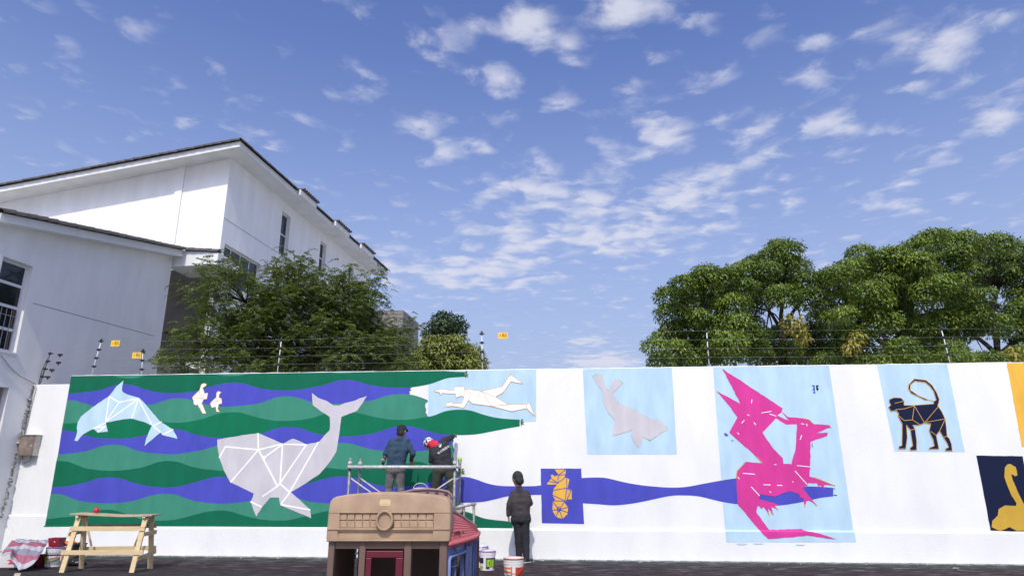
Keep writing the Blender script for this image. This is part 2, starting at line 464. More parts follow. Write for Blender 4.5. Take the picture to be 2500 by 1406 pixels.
LAY = 0.0022
def clip_tri(tri, zc_, keep_above):
    out = []
    for i in range(len(tri)):
        a, b = tri[i], tri[(i + 1) % len(tri)]
        ia = (a[1] >= zc_) == keep_above; ib = (b[1] >= zc_) == keep_above
        if ia: out.append(a)
        if ia != ib:
            t = (zc_ - a[1]) / (b[1] - a[1]); out.append((a[0] + (b[0] - a[0]) * t, zc_))
    return out
def paint_uv(name, uvs, layer, m, parent):
    tris = tessellate_polygon([[Vector((u, z, 0)) for u, z in uvs]])
    mb = MB(); off = LAY * layer
    if min(z for u, z in uvs) >= WLEDGE + .021:
        mb.add([wpt(u, z, off) for u, z in uvs], [tuple(t) for t in tris])
    else:
        for t in tris:
            tri = [uvs[i] for i in t]
            hi = clip_tri(tri, WLEDGE + .021, True); lo = clip_tri(tri, WLEDGE + .021, False)
            if len(hi) >= 3: mb.add([wpt(u, z, off) for u, z in hi], [tuple(range(len(hi)))])
            if len(lo) >= 3:
                m1_ = clip_tri(lo, WLEDGE, True); rest = clip_tri(lo, WLEDGE, False)
                mid = clip_tri(rest, WLEDGE - .013, True) if len(rest) >= 3 else []; low = clip_tri(rest, WLEDGE - .013, False) if len(rest) >= 3 else []
                if len(m1_) >= 3: mb.add([wpt(u, z, off + .002 + (PL - .008) * (WLEDGE + .021 - z) / .021) for u, z in m1_], [tuple(range(len(m1_)))])
                if len(mid) >= 3: mb.add([wpt(u, z, off + PL - .006 + .008 * (WLEDGE - z) / .013) for u, z in mid], [tuple(range(len(mid)))])
                if len(low) >= 3: mb.add([wpt(u, z, PL + off + .001) for u, z in low], [tuple(range(len(low)))])
    me = bpy.data.meshes.new(name); me.from_pydata(mb.v, [], mb.f); me.update()
    bm = bmesh.new(); bm.from_mesh(me)
    for f in bm.faces:
        f.normal_update()
        if f.normal.dot(wnv) < 0: f.normal_flip()
    bm.to_mesh(me); bm.free()
    me.materials.append(m)
    o = bpy.data.objects.new(name, me); col.objects.link(o)
    return adopt(o, parent)
def rough_edge(pts, step=9.0, jit=0.7):
    out = []
    for i in range(len(pts)):
        a = np.array(pts[i], float); b = np.array(pts[(i + 1) % len(pts)], float)
        L = np.linalg.norm(b - a); n = max(1, int(L / step))
        for k in range(n):
            p = a + (b - a) * k / n
            if 0 < k: p = p + RNG.normal(0, jit * .5, 2)
            out.append(tuple(p))
    return out
def paint(name, pts, layer, m, parent=None, jit=0.6, step=9.0):
    if jit: pts = rough_edge(pts, step, jit)
    uv = [wuv(x, y) for x, y in pts]
    return paint_uv(name, uv, layer, m, parent or mw)
def strokes(name, segs, width_px, layer, m, parent):
    """painted straight seam lines, one mesh for one animal's line work"""
    mb = MB()
    for s in segs:
        for (x0, y0), (x1, y1) in zip(s[:-1], s[1:]):
            a = np.array(wuv(x0, y0)); b = np.array(wuv(x1, y1)); w = width_px / FPX * 15.0 / 2
            d = (b - a) / (np.linalg.norm(b - a) + 1e-9); nn = np.array([-d[1], d[0]]) * w
            a = a - d * w * .6; b = b + d * w * .6
            mb.add([wpt(*(a + nn), LAY * layer), wpt(*(b + nn), LAY * layer), wpt(*(b - nn), LAY * layer), wpt(*(a - nn), LAY * layer)], [(3, 2, 1, 0)])
            layer += 0.012
    return mb.build(name, m, parent)
def Z(pts, k, ox, oy): return [(ox + x * k, oy + y * k) for x, y in pts]
Z1 = lambda p: Z(p, 640 / 1711, 0, 880)
Z2 = lambda p: Z(p, 500 / 1674, 500, 880)
Z4 = lambda p: Z(p, 500 / 1674, 960, 880)
Z5 = lambda p: Z(p, 400 / 1069, 1400, 880)
Z6 = lambda p: Z(p, 420 / 1256, 1700, 880)
Z7 = lambda p: Z(p, 440 / 1154, 2060, 870)

# pale panels first
def topz(x): return wuv(x, 900)[0], WTOP - .016
def panel(name, pts, m, layer=1, attop=False):
    uv = [wuv(x, y) for x, y in rough_edge(pts, 14, 0.5)]
    uv = [(u, min(z, WTOP - .014)) for u, z in uv]
    return paint_uv(name, uv, layer, m, mw)
panel('painted_panel', [(1047, 896), (1309, 893), (1309, 1029), (1045, 1029)], M_sky)
panel('painted_panel', [(1422, 893), (1640, 890), (1652.6, 1109), (1433.7, 1109)], M_sky)
panel('painted_panel', Z6([(121, 25), (965, 20), (1160, 1322), (215, 1322)]), M_sky)
panel('painted_panel', Z7([(209, 40), (657, 30), (775, 612), (325, 607)]), M_sky)
panel('painted_panel', Z7([(1040, 30), (1420, 20), (1520, 580), (1140, 580)]), M_yel)
snakep = panel('painted_panel', Z7([(848, 633), (1145, 637), (1238, 1122), (1000, 1115), (940, 1113)]), M_navy)

def ledge_x(y): return 173 - 63 * (y - 918) / 370.0
def band(name, top, bot, m, layer=2, end=None, leftclip=True):
    T = catmull(top); B = catmull(bot)
    pts = list(T) + (end or []) + list(reversed(B))
    uv = [wuv(x, y) for x, y in pts]
    uv = [(max(u, U0 + .001) if leftclip else u, min(z, WTOP - .014)) for u, z in uv]
    return paint_uv(name, uv, layer, m, mw)
L0 = [(173, 912), (262, 913), (285, 920), (312, 923), (340, 921), (372, 911), (440, 905), (508, 908), (535, 915), (562, 917.5), (595, 915), (622, 906), (700, 900), (782, 904), (812, 910), (838, 912), (866, 909), (893, 902), (960, 896), (1050, 897), (1061, 901.5), (1085, 905), (1109, 907), (1135, 908)]
L1 = [(166, 960), (209, 957), (247, 951), (278, 941), (303, 937), (325, 940), (352, 949), (381, 956), (419, 959), (449, 958), (486, 953), (524, 940), (561, 934), (591, 935), (619, 943), (649, 950), (691, 952.6), (727, 951), (769, 944), (799, 937), (823, 929), (843, 926.6), (867, 929), (894, 937), (930, 943.6), (966, 946), (1005, 945.5)]
L1b = L1[:-1] + [(1005, 945), (1050, 937), (1073, 929), (1091, 923), (1109, 921), (1135, 919.5)]
L2 = [(163, 978), (183, 976.5), (202, 983), (228, 990), (270, 993), (320, 992), (355, 988), (378, 986), (396, 979), (419, 973), (445, 972), (466, 976), (486, 983), (524, 991), (554, 992.5), (583, 990.5), (619, 987), (649, 979.5), (667, 972), (691, 967.5), (715, 968), (736, 973), (757, 980), (800, 985), (850, 984), (888, 980), (912, 976), (930, 970), (954, 964), (978, 961.7), (999, 962.4)]
L2b = L2[:-1] + [(999, 962.4), (1020, 967), (1044, 976)]
L3 = [(153, 1034), (187, 1031.5), (225, 1024), (262, 1010), (290, 1006), (318, 1010), (350, 1020), (385, 1028), (430, 1031.5), (467, 1028), (505, 1019), (531, 1010), (561, 1006), (587, 1007), (613, 1014), (634, 1020), (667, 1026), (703, 1027), (739, 1024), (769, 1018), (800, 1008), (835, 1003), (870, 1007), (888, 1011), (918, 1018), (948, 1023), (978, 1024.6), (1000, 1023.5), (1045, 1017)]
L3b = L3 + [(1062, 1013), (1085, 1004), (1109, 1000), (1133, 999.5), (1154, 1003), (1178, 1011), (1205, 1018), (1235, 1022), (1269, 1024)]
L4 = [(150, 1049), (165, 1050), (187, 1056), (209, 1062.5), (239, 1068), (277, 1070), (314, 1069), (353, 1062), (390, 1051), (426, 1047.6), (449, 1050), (475, 1059.5), (505, 1065), (531, 1068), (570, 1068), (610, 1063), (643, 1056), (661, 1049), (685, 1043), (709, 1042), (733, 1044), (754, 1052), (775, 1058), (793, 1060.5), (828, 1064), (858, 1064), (894, 1060), (918, 1055), (942, 1047), (966, 1041), (990, 1039.5), (1006, 1041), (1020, 1044), (1050, 1053), (1079, 1059), (1105, 1061)]
L4b = L4 + [(1139, 1061), (1169, 1058.6), (1199, 1053), (1229, 1047), (1269, 1040)]
L5 = [(142, 1109), (168, 1107), (202, 1102.6), (224, 1097), (247, 1089), (277, 1085), (303, 1087.6), (325, 1096), (355, 1104), (389, 1107), (423, 1108.5), (460, 1104), (494, 1098), (524, 1089), (560, 1083), (600, 1088), (650, 1102), (710, 1106), (760, 1098), (800, 1084), (825, 1081), (843, 1081), (864, 1084), (885, 1090.6), (909, 1096.5), (937, 1100), (975, 1102), (1014, 1101), (1038, 1099.5), (1070, 1092), (1106, 1084)]
L6 = [(138, 1125), (165, 1126), (187, 1134), (209, 1142), (243, 1147), (277, 1148.6), (310, 1146), (344, 1141), (367, 1134), (385, 1127.6), (411, 1124.6), (438, 1127.6), (460, 1136), (486, 1142.6), (516, 1146), (550, 1148.6), (600, 1146), (650, 1136), (690, 1125), (730, 1126), (770, 1136), (799, 1140.8), (817, 1143), (837, 1145), (880, 1144), (930, 1140), (970, 1134), (997, 1131), (1014, 1126.5), (1030, 1128), (1060, 1138), (1090, 1142), (1112, 1143)]
L7 = [(127, 1188.6), (157, 1187), (187, 1182), (213, 1175.5), (239, 1167), (269, 1165), (295, 1167), (318, 1175), (344, 1182), (374, 1187), (404, 1189), (434, 1187), (468, 1179), (497, 1170), (524, 1164), (554, 1163.5), (600, 1170), (650, 1182), (700, 1186), (748, 1180), (769, 1174), (793, 1167.6), (819, 1162.8), (849, 1162.8), (878, 1169), (908, 1179), (937, 1185), (991, 1187), (1014, 1185), (1041, 1179), (1070, 1170), (1100, 1164), (1125, 1163), (1145, 1164.6), (1165, 1170.5), (1189, 1179), (1216, 1184.7), (1245, 1186), (1298, 1186), (1321, 1184), (1330, 1183)]
L8 = [(124, 1205), (146, 1205), (165, 1211), (191, 1221), (224, 1226), (262, 1228), (299, 1226), (329, 1221), (355, 1213), (381, 1206.5), (408, 1204.7), (430, 1207), (453, 1215.5), (479, 1223), (509, 1227), (540, 1229), (577, 1226.5), (611, 1222), (650, 1212), (690, 1207), (736, 1218), (757, 1224), (781, 1226.5), (800, 1228), (850, 1229), (900, 1224), (950, 1210), (1000, 1206), (1040, 1216), (1080, 1224), (1125, 1226), (1174, 1224.6), (1204, 1219), (1233, 1212), (1245, 1209.6), (1293, 1207.5), (1321, 1207), (1330, 1207)]
L8a = L8[:28] + [(1122, 1226)]
L9 = [(113, 1267), (150, 1262), (180, 1259.6), (215, 1250), (262, 1243), (298, 1250), (329, 1261.5), (352, 1267), (393, 1270), (430, 1267), (468, 1258), (501, 1249), (535, 1245.3), (562, 1247.5), (590, 1256), (613, 1262), (643, 1267.7), (679, 1270), (709, 1268), (739, 1261), (763, 1255), (787, 1249), (805, 1246.5), (840, 1250), (880, 1262), (940, 1270), (1000, 1266), (1060, 1250), (1100, 1245), (1127, 1247)]
L9b = L9 + [(1145, 1250), (1159, 1256), (1180, 1264), (1204, 1268), (1233, 1271), (1252, 1273)]
LB = [(108, 1287.5), (300, 1286.5), (500, 1287), (700, 1288), (900, 1288.5), (1100, 1289.5), (1252, 1291)]
LB = [(x, y - 2.5) for x, y in LB]
LT = [(173, 890), (1061, 890)]
band('painted_wave', LT, [q for q in L0 if q[0] <= 1061], M_lg, 2)
band('painted_wave', L0, L1b, M_dg, 2.2)
band('painted_wave', L1, L2, M_bl, 2, end=[(1001, 949), (1004, 952), (999, 956), (1001, 960)])
band('painted_wave', L2b, L3, M_lg, 2.1, end=[(1045, 980), (1039, 984), (1038, 992), (1041, 1000), (1039, 1006), (1043, 1012)])
band('painted_wave', L3b, L4b, M_dg2, 2.3)
band('painted_wave', L4, L5, M_bl, 2, end=[(1109, 1064), (1104, 1070), (1108, 1075), (1105, 1081)])
band('painted_wave', L5, L6, M_lg, 2.1, end=[(1107, 1090), (1109, 1100), (1106, 1112), (1110, 1125), (1108, 1136)])
band('painted_wave', L6, [q for q in L7 if q[0] <= 1125], M_dg, 2.2, end=[(1116, 1148), (1122, 1156)])
band('painted_wave', L7, L8, M_bl, 2)
band('painted_wave', L8a, L9, M_lg, 2.1, end=[(1119, 1235)])
band('painted_wave', L9b, LB, M_dg, 2.3)
# unpainted drips where a band stops
for (x, y) in ((1139, 915), (1275, 1031), (1130, 1152)):
    mb_pts = [(x - 3, y - 8), (x + 3, y - 9), (x, y - 3), (x + 6, y - 2), (x + 1, y + 1), (x + 5, y + 6), (x - 1, y + 4), (x - 2, y + 9), (x - 4, y + 2)]
    paint('paint_drip', mb_pts, 3.2, M_oliv, jit=0.8, step=3)

# dolphin
dol = paint('painted_dolphin', Z1([(808, 130), (800, 165), (797, 190), (803, 205), (835, 222), (880, 235), (912, 245), (940, 272), (985, 325), (1050, 400), (1128, 448), (1150, 485), (1160, 510), (1110, 497), (1062, 485), (1048, 470), (1000, 510), (945, 556), (955, 510), (975, 460), (993, 425), (955, 405), (862, 377), (780, 388), (692, 404), (700, 440), (706, 463), (668, 466), (640, 469), (612, 445), (580, 460), (545, 480), (525, 500), (508, 524), (487, 522), (500, 490), (506, 460), (503, 440), (510, 400), (530, 365), (560, 340), (640, 280), (710, 235), (735, 205), (760, 170)]), 4, M_dol)
strokes('painted_seams', [Z1(s) for s in ([(715, 235), (780, 272), (905, 248)], [(780, 272), (692, 400)], [(715, 235), (692, 400)], [(905, 250), (692, 400)], [(905, 250), (862, 377)], [(905, 250), (993, 415)], [(1000, 425), (1055, 400)], [(1000, 425), (1048, 465)], [(1065, 482), (1130, 450)], [(692, 405), (612, 443)], [(612, 440), (690, 430), (640, 466)])], 3.2, 5, M_line, dol)
# whale
wh = paint('painted_whale', Z2([(103, 645), (240, 622), (340, 605), (437, 592), (540, 635), (640, 680), (690, 650), (722, 636), (760, 650), (830, 685), (935, 662), (985, 605), (1022, 568), (1026, 520), (1022, 460), (950, 415), (885, 365), (880, 320), (877, 264), (930, 305), (1000, 330), (1050, 365), (1098, 367), (1150, 345), (1210, 332), (1325, 288), (1295, 340), (1245, 410), (1180, 435), (1117, 460), (1105, 560), (1090, 660), (1075, 745), (1020, 830), (940, 925), (830, 1000), (705, 1075), (770, 1130), (862, 1218), (870, 1285), (750, 1235), (620, 1180), (608, 1118), (535, 1118), (470, 1195), (423, 1273), (400, 1220), (378, 1150), (402, 1085), (310, 1040), (210, 992), (160, 900), (120, 795), (105, 700)]), 4, M_grey)
strokes('painted_seams', [Z2(s) for s in ([(437, 595), (440, 725)], [(122, 790), (170, 703), (440, 728), (635, 680)], [(440, 728), (215, 990)], [(440, 728), (597, 1025)], [(635, 685), (498, 783)], [(470, 783), (498, 783), (483, 815), (470, 783)], [(637, 685), (617, 1000), (597, 1025), (475, 1107)], [(617, 1005), (697, 1075), (625, 1170)], [(650, 683), (830, 688), (617, 1000)], [(928, 668), (697, 1072)], [(378, 1152), (465, 1193)], [(625, 1175), (860, 1218)])], 3.6, 5, M_line, wh)
# two walking birds
for nm, pts, ln in (('painted_bird', [(1335, 147), (1350, 155), (1345, 165), (1325, 178), (1338, 215), (1358, 210), (1352, 250), (1330, 253), (1320, 280), (1335, 315), (1347, 345), (1325, 345), (1310, 320), (1290, 285), (1280, 292), (1265, 282), (1265, 262), (1255, 240), (1290, 205), (1303, 195), (1315, 155)], [[(1300, 200), (1320, 250), (1310, 320)], [(1258, 240), (1320, 250), (1338, 215)]]),
                    ('painted_bird', [(1425, 198), (1447, 208), (1435, 215), (1430, 240), (1448, 248), (1450, 280), (1430, 285), (1422, 315), (1437, 335), (1415, 333), (1408, 300), (1385, 308), (1372, 278), (1395, 255), (1412, 240), (1415, 210)], [[(1412, 240), (1430, 285)], [(1372, 278), (1425, 262), (1448, 248)]])):
    b_ = paint(nm, Z1(pts), 4, M_cream, jit=0.3)
    strokes('painted_outline', [Z1(pts + pts[:1])] + [Z1(l) for l in ln], 0.9, 5, M_or, b_)
# swimmer
swp = [(335, 243), (400, 235), (495, 245), (500, 220), (510, 212), (575, 212), (585, 235), (620, 235), (720, 250), (830, 225), (890, 212), (920, 170), (960, 112), (1010, 150), (1060, 187), (1010, 182), (962, 170), (900, 262), (835, 295), (940, 358), (1090, 355), (1112, 342), (1160, 455), (1090, 390), (970, 415), (800, 372), (650, 352), (615, 322), (578, 388), (490, 372), (435, 375), (432, 345), (460, 340), (470, 333), (490, 347), (560, 350), (580, 295), (548, 290), (515, 305), (508, 270), (495, 272), (400, 265), (395, 278), (380, 275), (385, 262), (340, 252)]
sw = paint('painted_swimmer', Z4(swp), 4, M_cream, jit=0.3)
strokes('painted_outline', [Z4(swp + swp[:1])] + [Z4(l) for l in ([(720, 250), (830, 295)], [(730, 258), (800, 370)], [(720, 252), (690, 300)], [(585, 235), (640, 270), (615, 322)], [(890, 212), (900, 262)], [(960, 112), (962, 170)], [(800, 372), (940, 360)], [(1090, 355), (1090, 390)], [(560, 350), (578, 388)], [(585, 235), (580, 295)])], 0.8, 5, M_or, sw)
# seal
slp = [(125, 103), (150, 88), (187, 88), (200, 140), (222, 190), (235, 188), (270, 110), (322, 147), (290, 180), (255, 213), (295, 277), (405, 320), (505, 382), (555, 382), (612, 430), (612, 450), (565, 478), (500, 522), (455, 498), (435, 550), (422, 572), (390, 520), (375, 490), (385, 450), (360, 462), (252, 492), (262, 430), (273, 390), (235, 352), (205, 300), (192, 255), (190, 200), (160, 160)]
se = paint('painted_seal', Z5(slp), 4, M_grey)
strokes('painted_outline', [Z5(s) for s in ([(295, 277), (285, 265)], [(400, 318), (412, 323)], [(500, 522), (490, 514), (505, 518)], [(606, 430), (613, 440)], [(232, 350), (242, 353)], [(218, 192), (228, 192)], [(560, 425), (566, 428)], [(125, 103), (150, 90)], [(300, 130), (322, 147)])], 1.4, 5, M_lime, se)
# seahorse on its violet square
panel('painted_panel', [(1320, 1143), (1419, 1143), (1426, 1278), (1323, 1276)], M_bl, 2.4)
band('painted_wave', [(1415, 1166.5), (1445, 1165), (1475, 1165.5), (1497, 1170), (1531, 1178), (1568, 1184), (1609, 1188), (1647, 1189.5), (1681, 1187), (1718, 1180), (1759, 1172.6), (1797, 1167), (1850, 1163), (1900, 1170), (1940, 1190), (1959, 1189), (1972, 1186.6), (2001, 1187.6), (2034, 1190)],
     [(1415, 1227), (1460, 1230), (1497, 1232.5), (1531, 1230), (1568, 1224), (1609, 1215), (1643, 1209), (1677, 1208.5), (1707, 1211), (1737, 1218), (1767, 1225), (1800, 1230), (1850, 1234), (1904, 1233), (1934, 1229), (1967, 1223), (2001, 1215), (2034, 1211)], M_bl, 2)
sh = paint('painted_seahorse', Z4([(1317, 890), (1412, 888), (1408, 930), (1400, 950), (1440, 968), (1425, 1040), (1460, 1060), (1460, 1132), (1420, 1132), (1400, 1160), (1430, 1200), (1425, 1250), (1385, 1292), (1330, 1275), (1300, 1220), (1305, 1155), (1325, 1140), (1303, 1100), (1310, 1050), (1340, 1010), (1255, 1012), (1270, 985), (1295, 960), (1288, 935), (1305, 928), (1315, 945), (1345, 935), (1330, 905)]), 4, M_yel, jit=0.4)
strokes('painted_seams', [Z4(s) for s in ([(1317, 890), (1350, 935), (1412, 888)], [(1350, 935), (1408, 930)], [(1350, 935), (1345, 1000), (1410, 950)], [(1345, 1000), (1295, 965)], [(1345, 1000), (1270, 985)], [(1418, 962), (1420, 1040), (1310, 1058)], [(1420, 1040), (1405, 1145), (1305, 1098)], [(1425, 1045), (1452, 1062), (1422, 1130)], [(1300, 1220), (1355, 1215), (1330, 1275)], [(1385, 1290), (1355, 1215), (1430, 1240)], [(1428, 1197), (1355, 1215), (1405, 1145)], [(1310, 1158), (1355, 1215)], [(1340, 1205), (1352, 1195), (1370, 1205), (1370, 1222), (1355, 1232), (1340, 1222), (1340, 1205)], [(1405, 1145), (1325, 1145)])], 1.7, 5, M_bl, sh)
# dragon
drp = [(188, 60), (265, 110), (345, 160), (420, 210), (540, 290), (630, 348), (620, 372), (665, 410), (770, 420), (820, 432), (855, 463), (965, 470), (978, 487), (930, 505), (875, 528), (960, 525), (955, 548), (890, 570), (833, 592), (832, 680), (830, 770), (825, 845), (900, 862), (1010, 910), (930, 905), (935, 940), (905, 908), (890, 918), (880, 893), (818, 890), (812, 912), (770, 922), (800, 960), (878, 1052), (835, 1025), (808, 1015), (790, 1062), (780, 1000), (760, 1000), (750, 975), (685, 950), (620, 970), (570, 990), (462, 975), (455, 1010), (520, 1025), (605, 1052), (570, 1058), (592, 1083), (548, 1065), (560, 1118), (522, 1075), (530, 1120), (490, 1065), (475, 1080), (450, 1055), (437, 1105), (500, 1190), (535, 1235), (650, 1230), (760, 1225), (810, 1243), (900, 1260), (1015, 1302), (960, 1295), (800, 1272), (680, 1285), (520, 1298), (470, 1250), (340, 1090), (310, 1060), (300, 1040), (290, 860), (295, 810), (365, 738), (485, 748), (400, 665), (240, 525), (300, 415), (240, 330), (150, 225), (240, 270), (322, 318), (260, 190)]
dr = paint('painted_dragon', Z6(drp), 4, M_pink, jit=0.9, step=6)
paint('painted_gap', Z6([(482, 525), (580, 422), (655, 468), (733, 466), (728, 560), (722, 650), (700, 720), (693, 755), (635, 752), (630, 710), (560, 640)]), 5, M_sky, dr)
paint('painted_gap', Z6([(590, 400), (622, 378), (648, 408), (672, 436), (640, 425)]), 5, M_sky, dr)
strokes('painted_seams', [Z6(s) for s in ([(340, 822), (425, 828)], [(475, 382), (545, 370)], [(420, 450), (432, 468)], [(735, 765), (830, 775)], [(720, 805), (810, 905)], [(490, 905), (540, 906)], [(590, 909), (625, 910)], [(400, 920), (460, 985)], [(330, 455), (350, 435)], [(765, 460), (785, 464)], [(803, 462), (808, 476)], [(303, 850), (312, 862)], [(372, 396), (384, 398)], [(535, 390), (580, 404)], [(768, 545), (757, 575)], [(300, 525), (310, 537)], [(405, 285), (402, 310)], [(700, 882), (708, 886)], [(535, 955), (543, 961)], [(570, 758), (582, 757)])], 1.5, 5.3, M_line, dr)
strokes('painted_outline', [Z6(s) for s in ([(770, 420), (820, 430), (856, 463)], [(970, 472), (982, 490)], [(290, 855), (296, 806), (362, 737)], [(860, 852), (1012, 912)], [(865, 1045), (878, 1055)], [(788, 1050), (793, 1063)], [(580, 1072), (594, 1085)], [(545, 1105), (562, 1120)], [(522, 1108), (532, 1122)], [(440, 700), (480, 745)], [(150, 222), (162, 236)])], 1.6, 5.6, M_or, dr)
strokes('painted_outline', [Z6(s) for s in ([(970, 1297), (1018, 1304)], [(515, 1298), (540, 1297)])], 2.2, 5.7, M_lime, dr)
for pts, m_ in (([(838, 182), (862, 178), (866, 232), (872, 238), (848, 236), (856, 228), (856, 212), (842, 222), (853, 204), (854, 190)], M_bl), ([(873, 180), (892, 180), (890, 190), (882, 196), (894, 204), (884, 222), (876, 212)], M_mark),
                ([(203, 530), (212, 526), (234, 545), (222, 552), (206, 545)], M_bl), ([(256, 576), (276, 588), (257, 586)], M_bl),
                ([(557, 583), (546, 590), (545, 600), (556, 612), (551, 600)], M_mark), ([(849, 598), (842, 608), (842, 624), (850, 636), (846, 616)], M_mark),
                ([(712, 612), (717, 614), (716, 634), (697, 633), (712, 630)], M_mark), ([(500, 545), (530, 543), (562, 548), (528, 551)], M_mark),
                ([(1000, 932), (1014, 932), (1012, 938), (1003, 938)], M_mark), ([(1003, 975), (1010, 978), (1026, 978), (1025, 985), (1003, 984)], M_mark)):
    paint('paint_smudge', Z6(pts), 3.3, m_, jit=0.3, step=4)
paint('paint_smudge', Z6([(285, 1330), (330, 1328), (368, 1333), (340, 1341), (300, 1340)]), 3, M_sky, jit=.5)
paint('paint_smudge', Z6([(405, 1330), (490, 1330), (480, 1336), (420, 1337)]), 3, M_sky, jit=.5)
paint('paint_smudge', Z6([(720, 1338), (790, 1340), (770, 1347), (730, 1346)]), 3, M_sky, jit=.5)
# monkey
mkp = [(290, 275), (320, 263), (365, 265), (385, 285), (385, 312), (445, 312), (575, 303), (572, 290), (590, 278), (575, 225), (550, 190), (520, 165), (455, 157), (425, 180), (425, 215), (475, 250), (535, 275), (525, 280), (430, 235), (412, 205), (415, 180), (450, 143), (525, 152), (565, 185), (595, 235), (610, 275), (605, 300), (600, 315), (625, 350), (648, 400), (655, 450), (660, 510), (675, 525), (688, 560), (693, 603), (648, 603), (650, 590), (670, 580), (660, 555), (635, 515), (612, 475), (590, 505), (605, 575), (607, 592), (543, 592), (548, 583), (578, 572), (570, 530), (555, 500), (545, 475), (555, 430), (515, 425), (480, 440), (440, 440), (455, 465), (465, 540), (465, 598), (425, 600), (422, 585), (440, 570), (430, 510), (425, 470), (400, 440), (405, 520), (395, 590), (350, 590), (352, 575), (370, 570), (372, 500), (372, 430), (345, 380), (350, 365), (335, 345), (300, 350), (285, 325), (300, 310), (290, 295)]
mk = paint('painted_monkey', Z7(mkp), 4, M_navy, jit=0.6, step=6)
strokes('painted_outline', [Z7(mkp + mkp[:1])] + [Z7(l) for l in ([(385, 335), (450, 315), (437, 405), (488, 437)], [(450, 315), (515, 425), (605, 318)], [(525, 420), (645, 400)], [(330, 340), (385, 335)], [(345, 375), (385, 410), (437, 405)], [(385, 285), (325, 300)], [(555, 478), (590, 505)], [(635, 515), (662, 512)], [(648, 400), (612, 475)], [(535, 275), (575, 285)], [(425, 470), (455, 465)])], 1.1, 5, M_or, mk)
# long-necked beast
sn = paint('painted_beast', Z7([(1065, 687), (1100, 708), (1110, 760), (1095, 765), (1070, 750), (1080, 790), (1110, 860), (1150, 940), (1190, 960), (1205, 1040), (1222, 1108), (1105, 1113), (1060, 1090), (1000, 1115), (945, 1090), (950, 1050), (985, 1015), (990, 975), (1030, 952), (1100, 955), (1105, 940), (1070, 885), (1040, 810), (1027, 770), (1030, 710), (1045, 690)]), 4, M_must)
strokes('painted_seams', [Z7(l) for l in ([(1030, 952), (1045, 1010), (1000, 1115)], [(985, 1015), (1075, 1020), (1154, 990)], [(1060, 1090), (1090, 1040), (1154, 1060)], [(1070, 885), (1110, 860)], [(1040, 810), (1080, 790)], [(1027, 770), (1070, 750)], [(945, 1090), (1020, 1040)], [(1100, 955), (1075, 1020)])], 0.7, 5, M_or, sn)

# ------------------------------------------------------------------ lower white wall to the left of the mural
sw_off = -0.10
def wptL(u, z, off=0.0): return wpt(u, z, off + sw_off)
uL0 = wuv(80, 940)[0] - 1.7
lw = thing('side_wall', 'plain white lower wall between the mural and the grey annex', 'wall', wptL(U0 - .6, 0))
zlt = hit(120, 938, W0 + wnv * sw_off, wnv).z
zll = hit(60, 1258, W0 + wnv * sw_off, wnv).z
mb = MB(); mb.prism([wptL(uL0, 0), wptL(U0 - .004, 0), wptL(U0 - .004, zlt), wptL(uL0, zlt)], wnv * -.22)
mb.build('wall_panel', M_white, lw, bevel=.012)
mb = MB(); pr = [(0.001, zll + .02), (.028, zll), (.034, zll - .012), (.034, 0), (0.001, 0)]
ur = wuv(109, 1287)[0] - 0.004
mb.add([wptL(uL0, z, o_) for (o_, z) in pr] + [wptL(ur, z, o_) for (o_, z) in pr],
       [tuple(range(5)), tuple(range(9, 4, -1))] + [(i, (i + 1) % 5, 5 + (i + 1) % 5, 5 + i) for i in range(5)])
mb.build('plinth', M_white, lw)
# steel meter box on it
pw = W0 + wnv * sw_off
def onL(x, y, off=0.0): return hit(x, y, pw + wnv * off, wnv)
mbx = thing('meter_box', 'small stainless steel meter box with a rusty door on the plain side wall', 'meter box', onL(68, 1112))
bc = onL(72, 1088, .085)
bw, bh, bd = 0.37, 0.44, 0.17
MB().frame(bc, wd * bw, wnv * bd, Vector((0, 0, bh))).build('casing', M_steel, mbx, bevel=.006)
MB().frame(bc + Vector((0, 0, bh / 2 + .012)) + wnv * .012, wd * (bw + .04), wnv * (bd + .04), Vector((0, 0, .022))).build('lid', M_steel, mbx, bevel=.004)
door = MB().frame(bc + wnv * (bd / 2 + .006), wd * (bw - .03), wnv * .01, Vector((0, 0, bh - .04))).build('door', M_rust, mbx, bevel=.003)
MB().frame(bc + wnv * (bd / 2 + .018) + wd * .12, wd * .045, wnv * .014, Vector((0, 0, .02))).build('latch', M_galvl, door)
q = bc - Vector((0, 0, bh / 2))
MB().tube([q + wd * -.12, q + wd * -.12 + V(0, 0, -.1), q + wd * -.05 + V(0, 0, -.13), q + wd * .06 + V(0, 0, -.1), q + wd * .09 + V(0, 0, 0)], .018, 8).build('cable_pipe', M_galv, mbx, smooth=True)
cd = MB()
cd.tube([onL(88, 945, .02), onL(77, 985, .02), onL(66, 1035, .02), onL(58, 1064, .02)], .016, 8).tube([onL(80, 945, .02), onL(72, 985, .015), onL(60, 1035, .015), onL(52, 1064, .02)], .010, 8)
cdo = cd.build('conduit', mat('grey_conduit', (0.38, 0.37, 0.36), 0.6, 0.3, 40, var=.25, vscale=8), mbx, smooth=True)

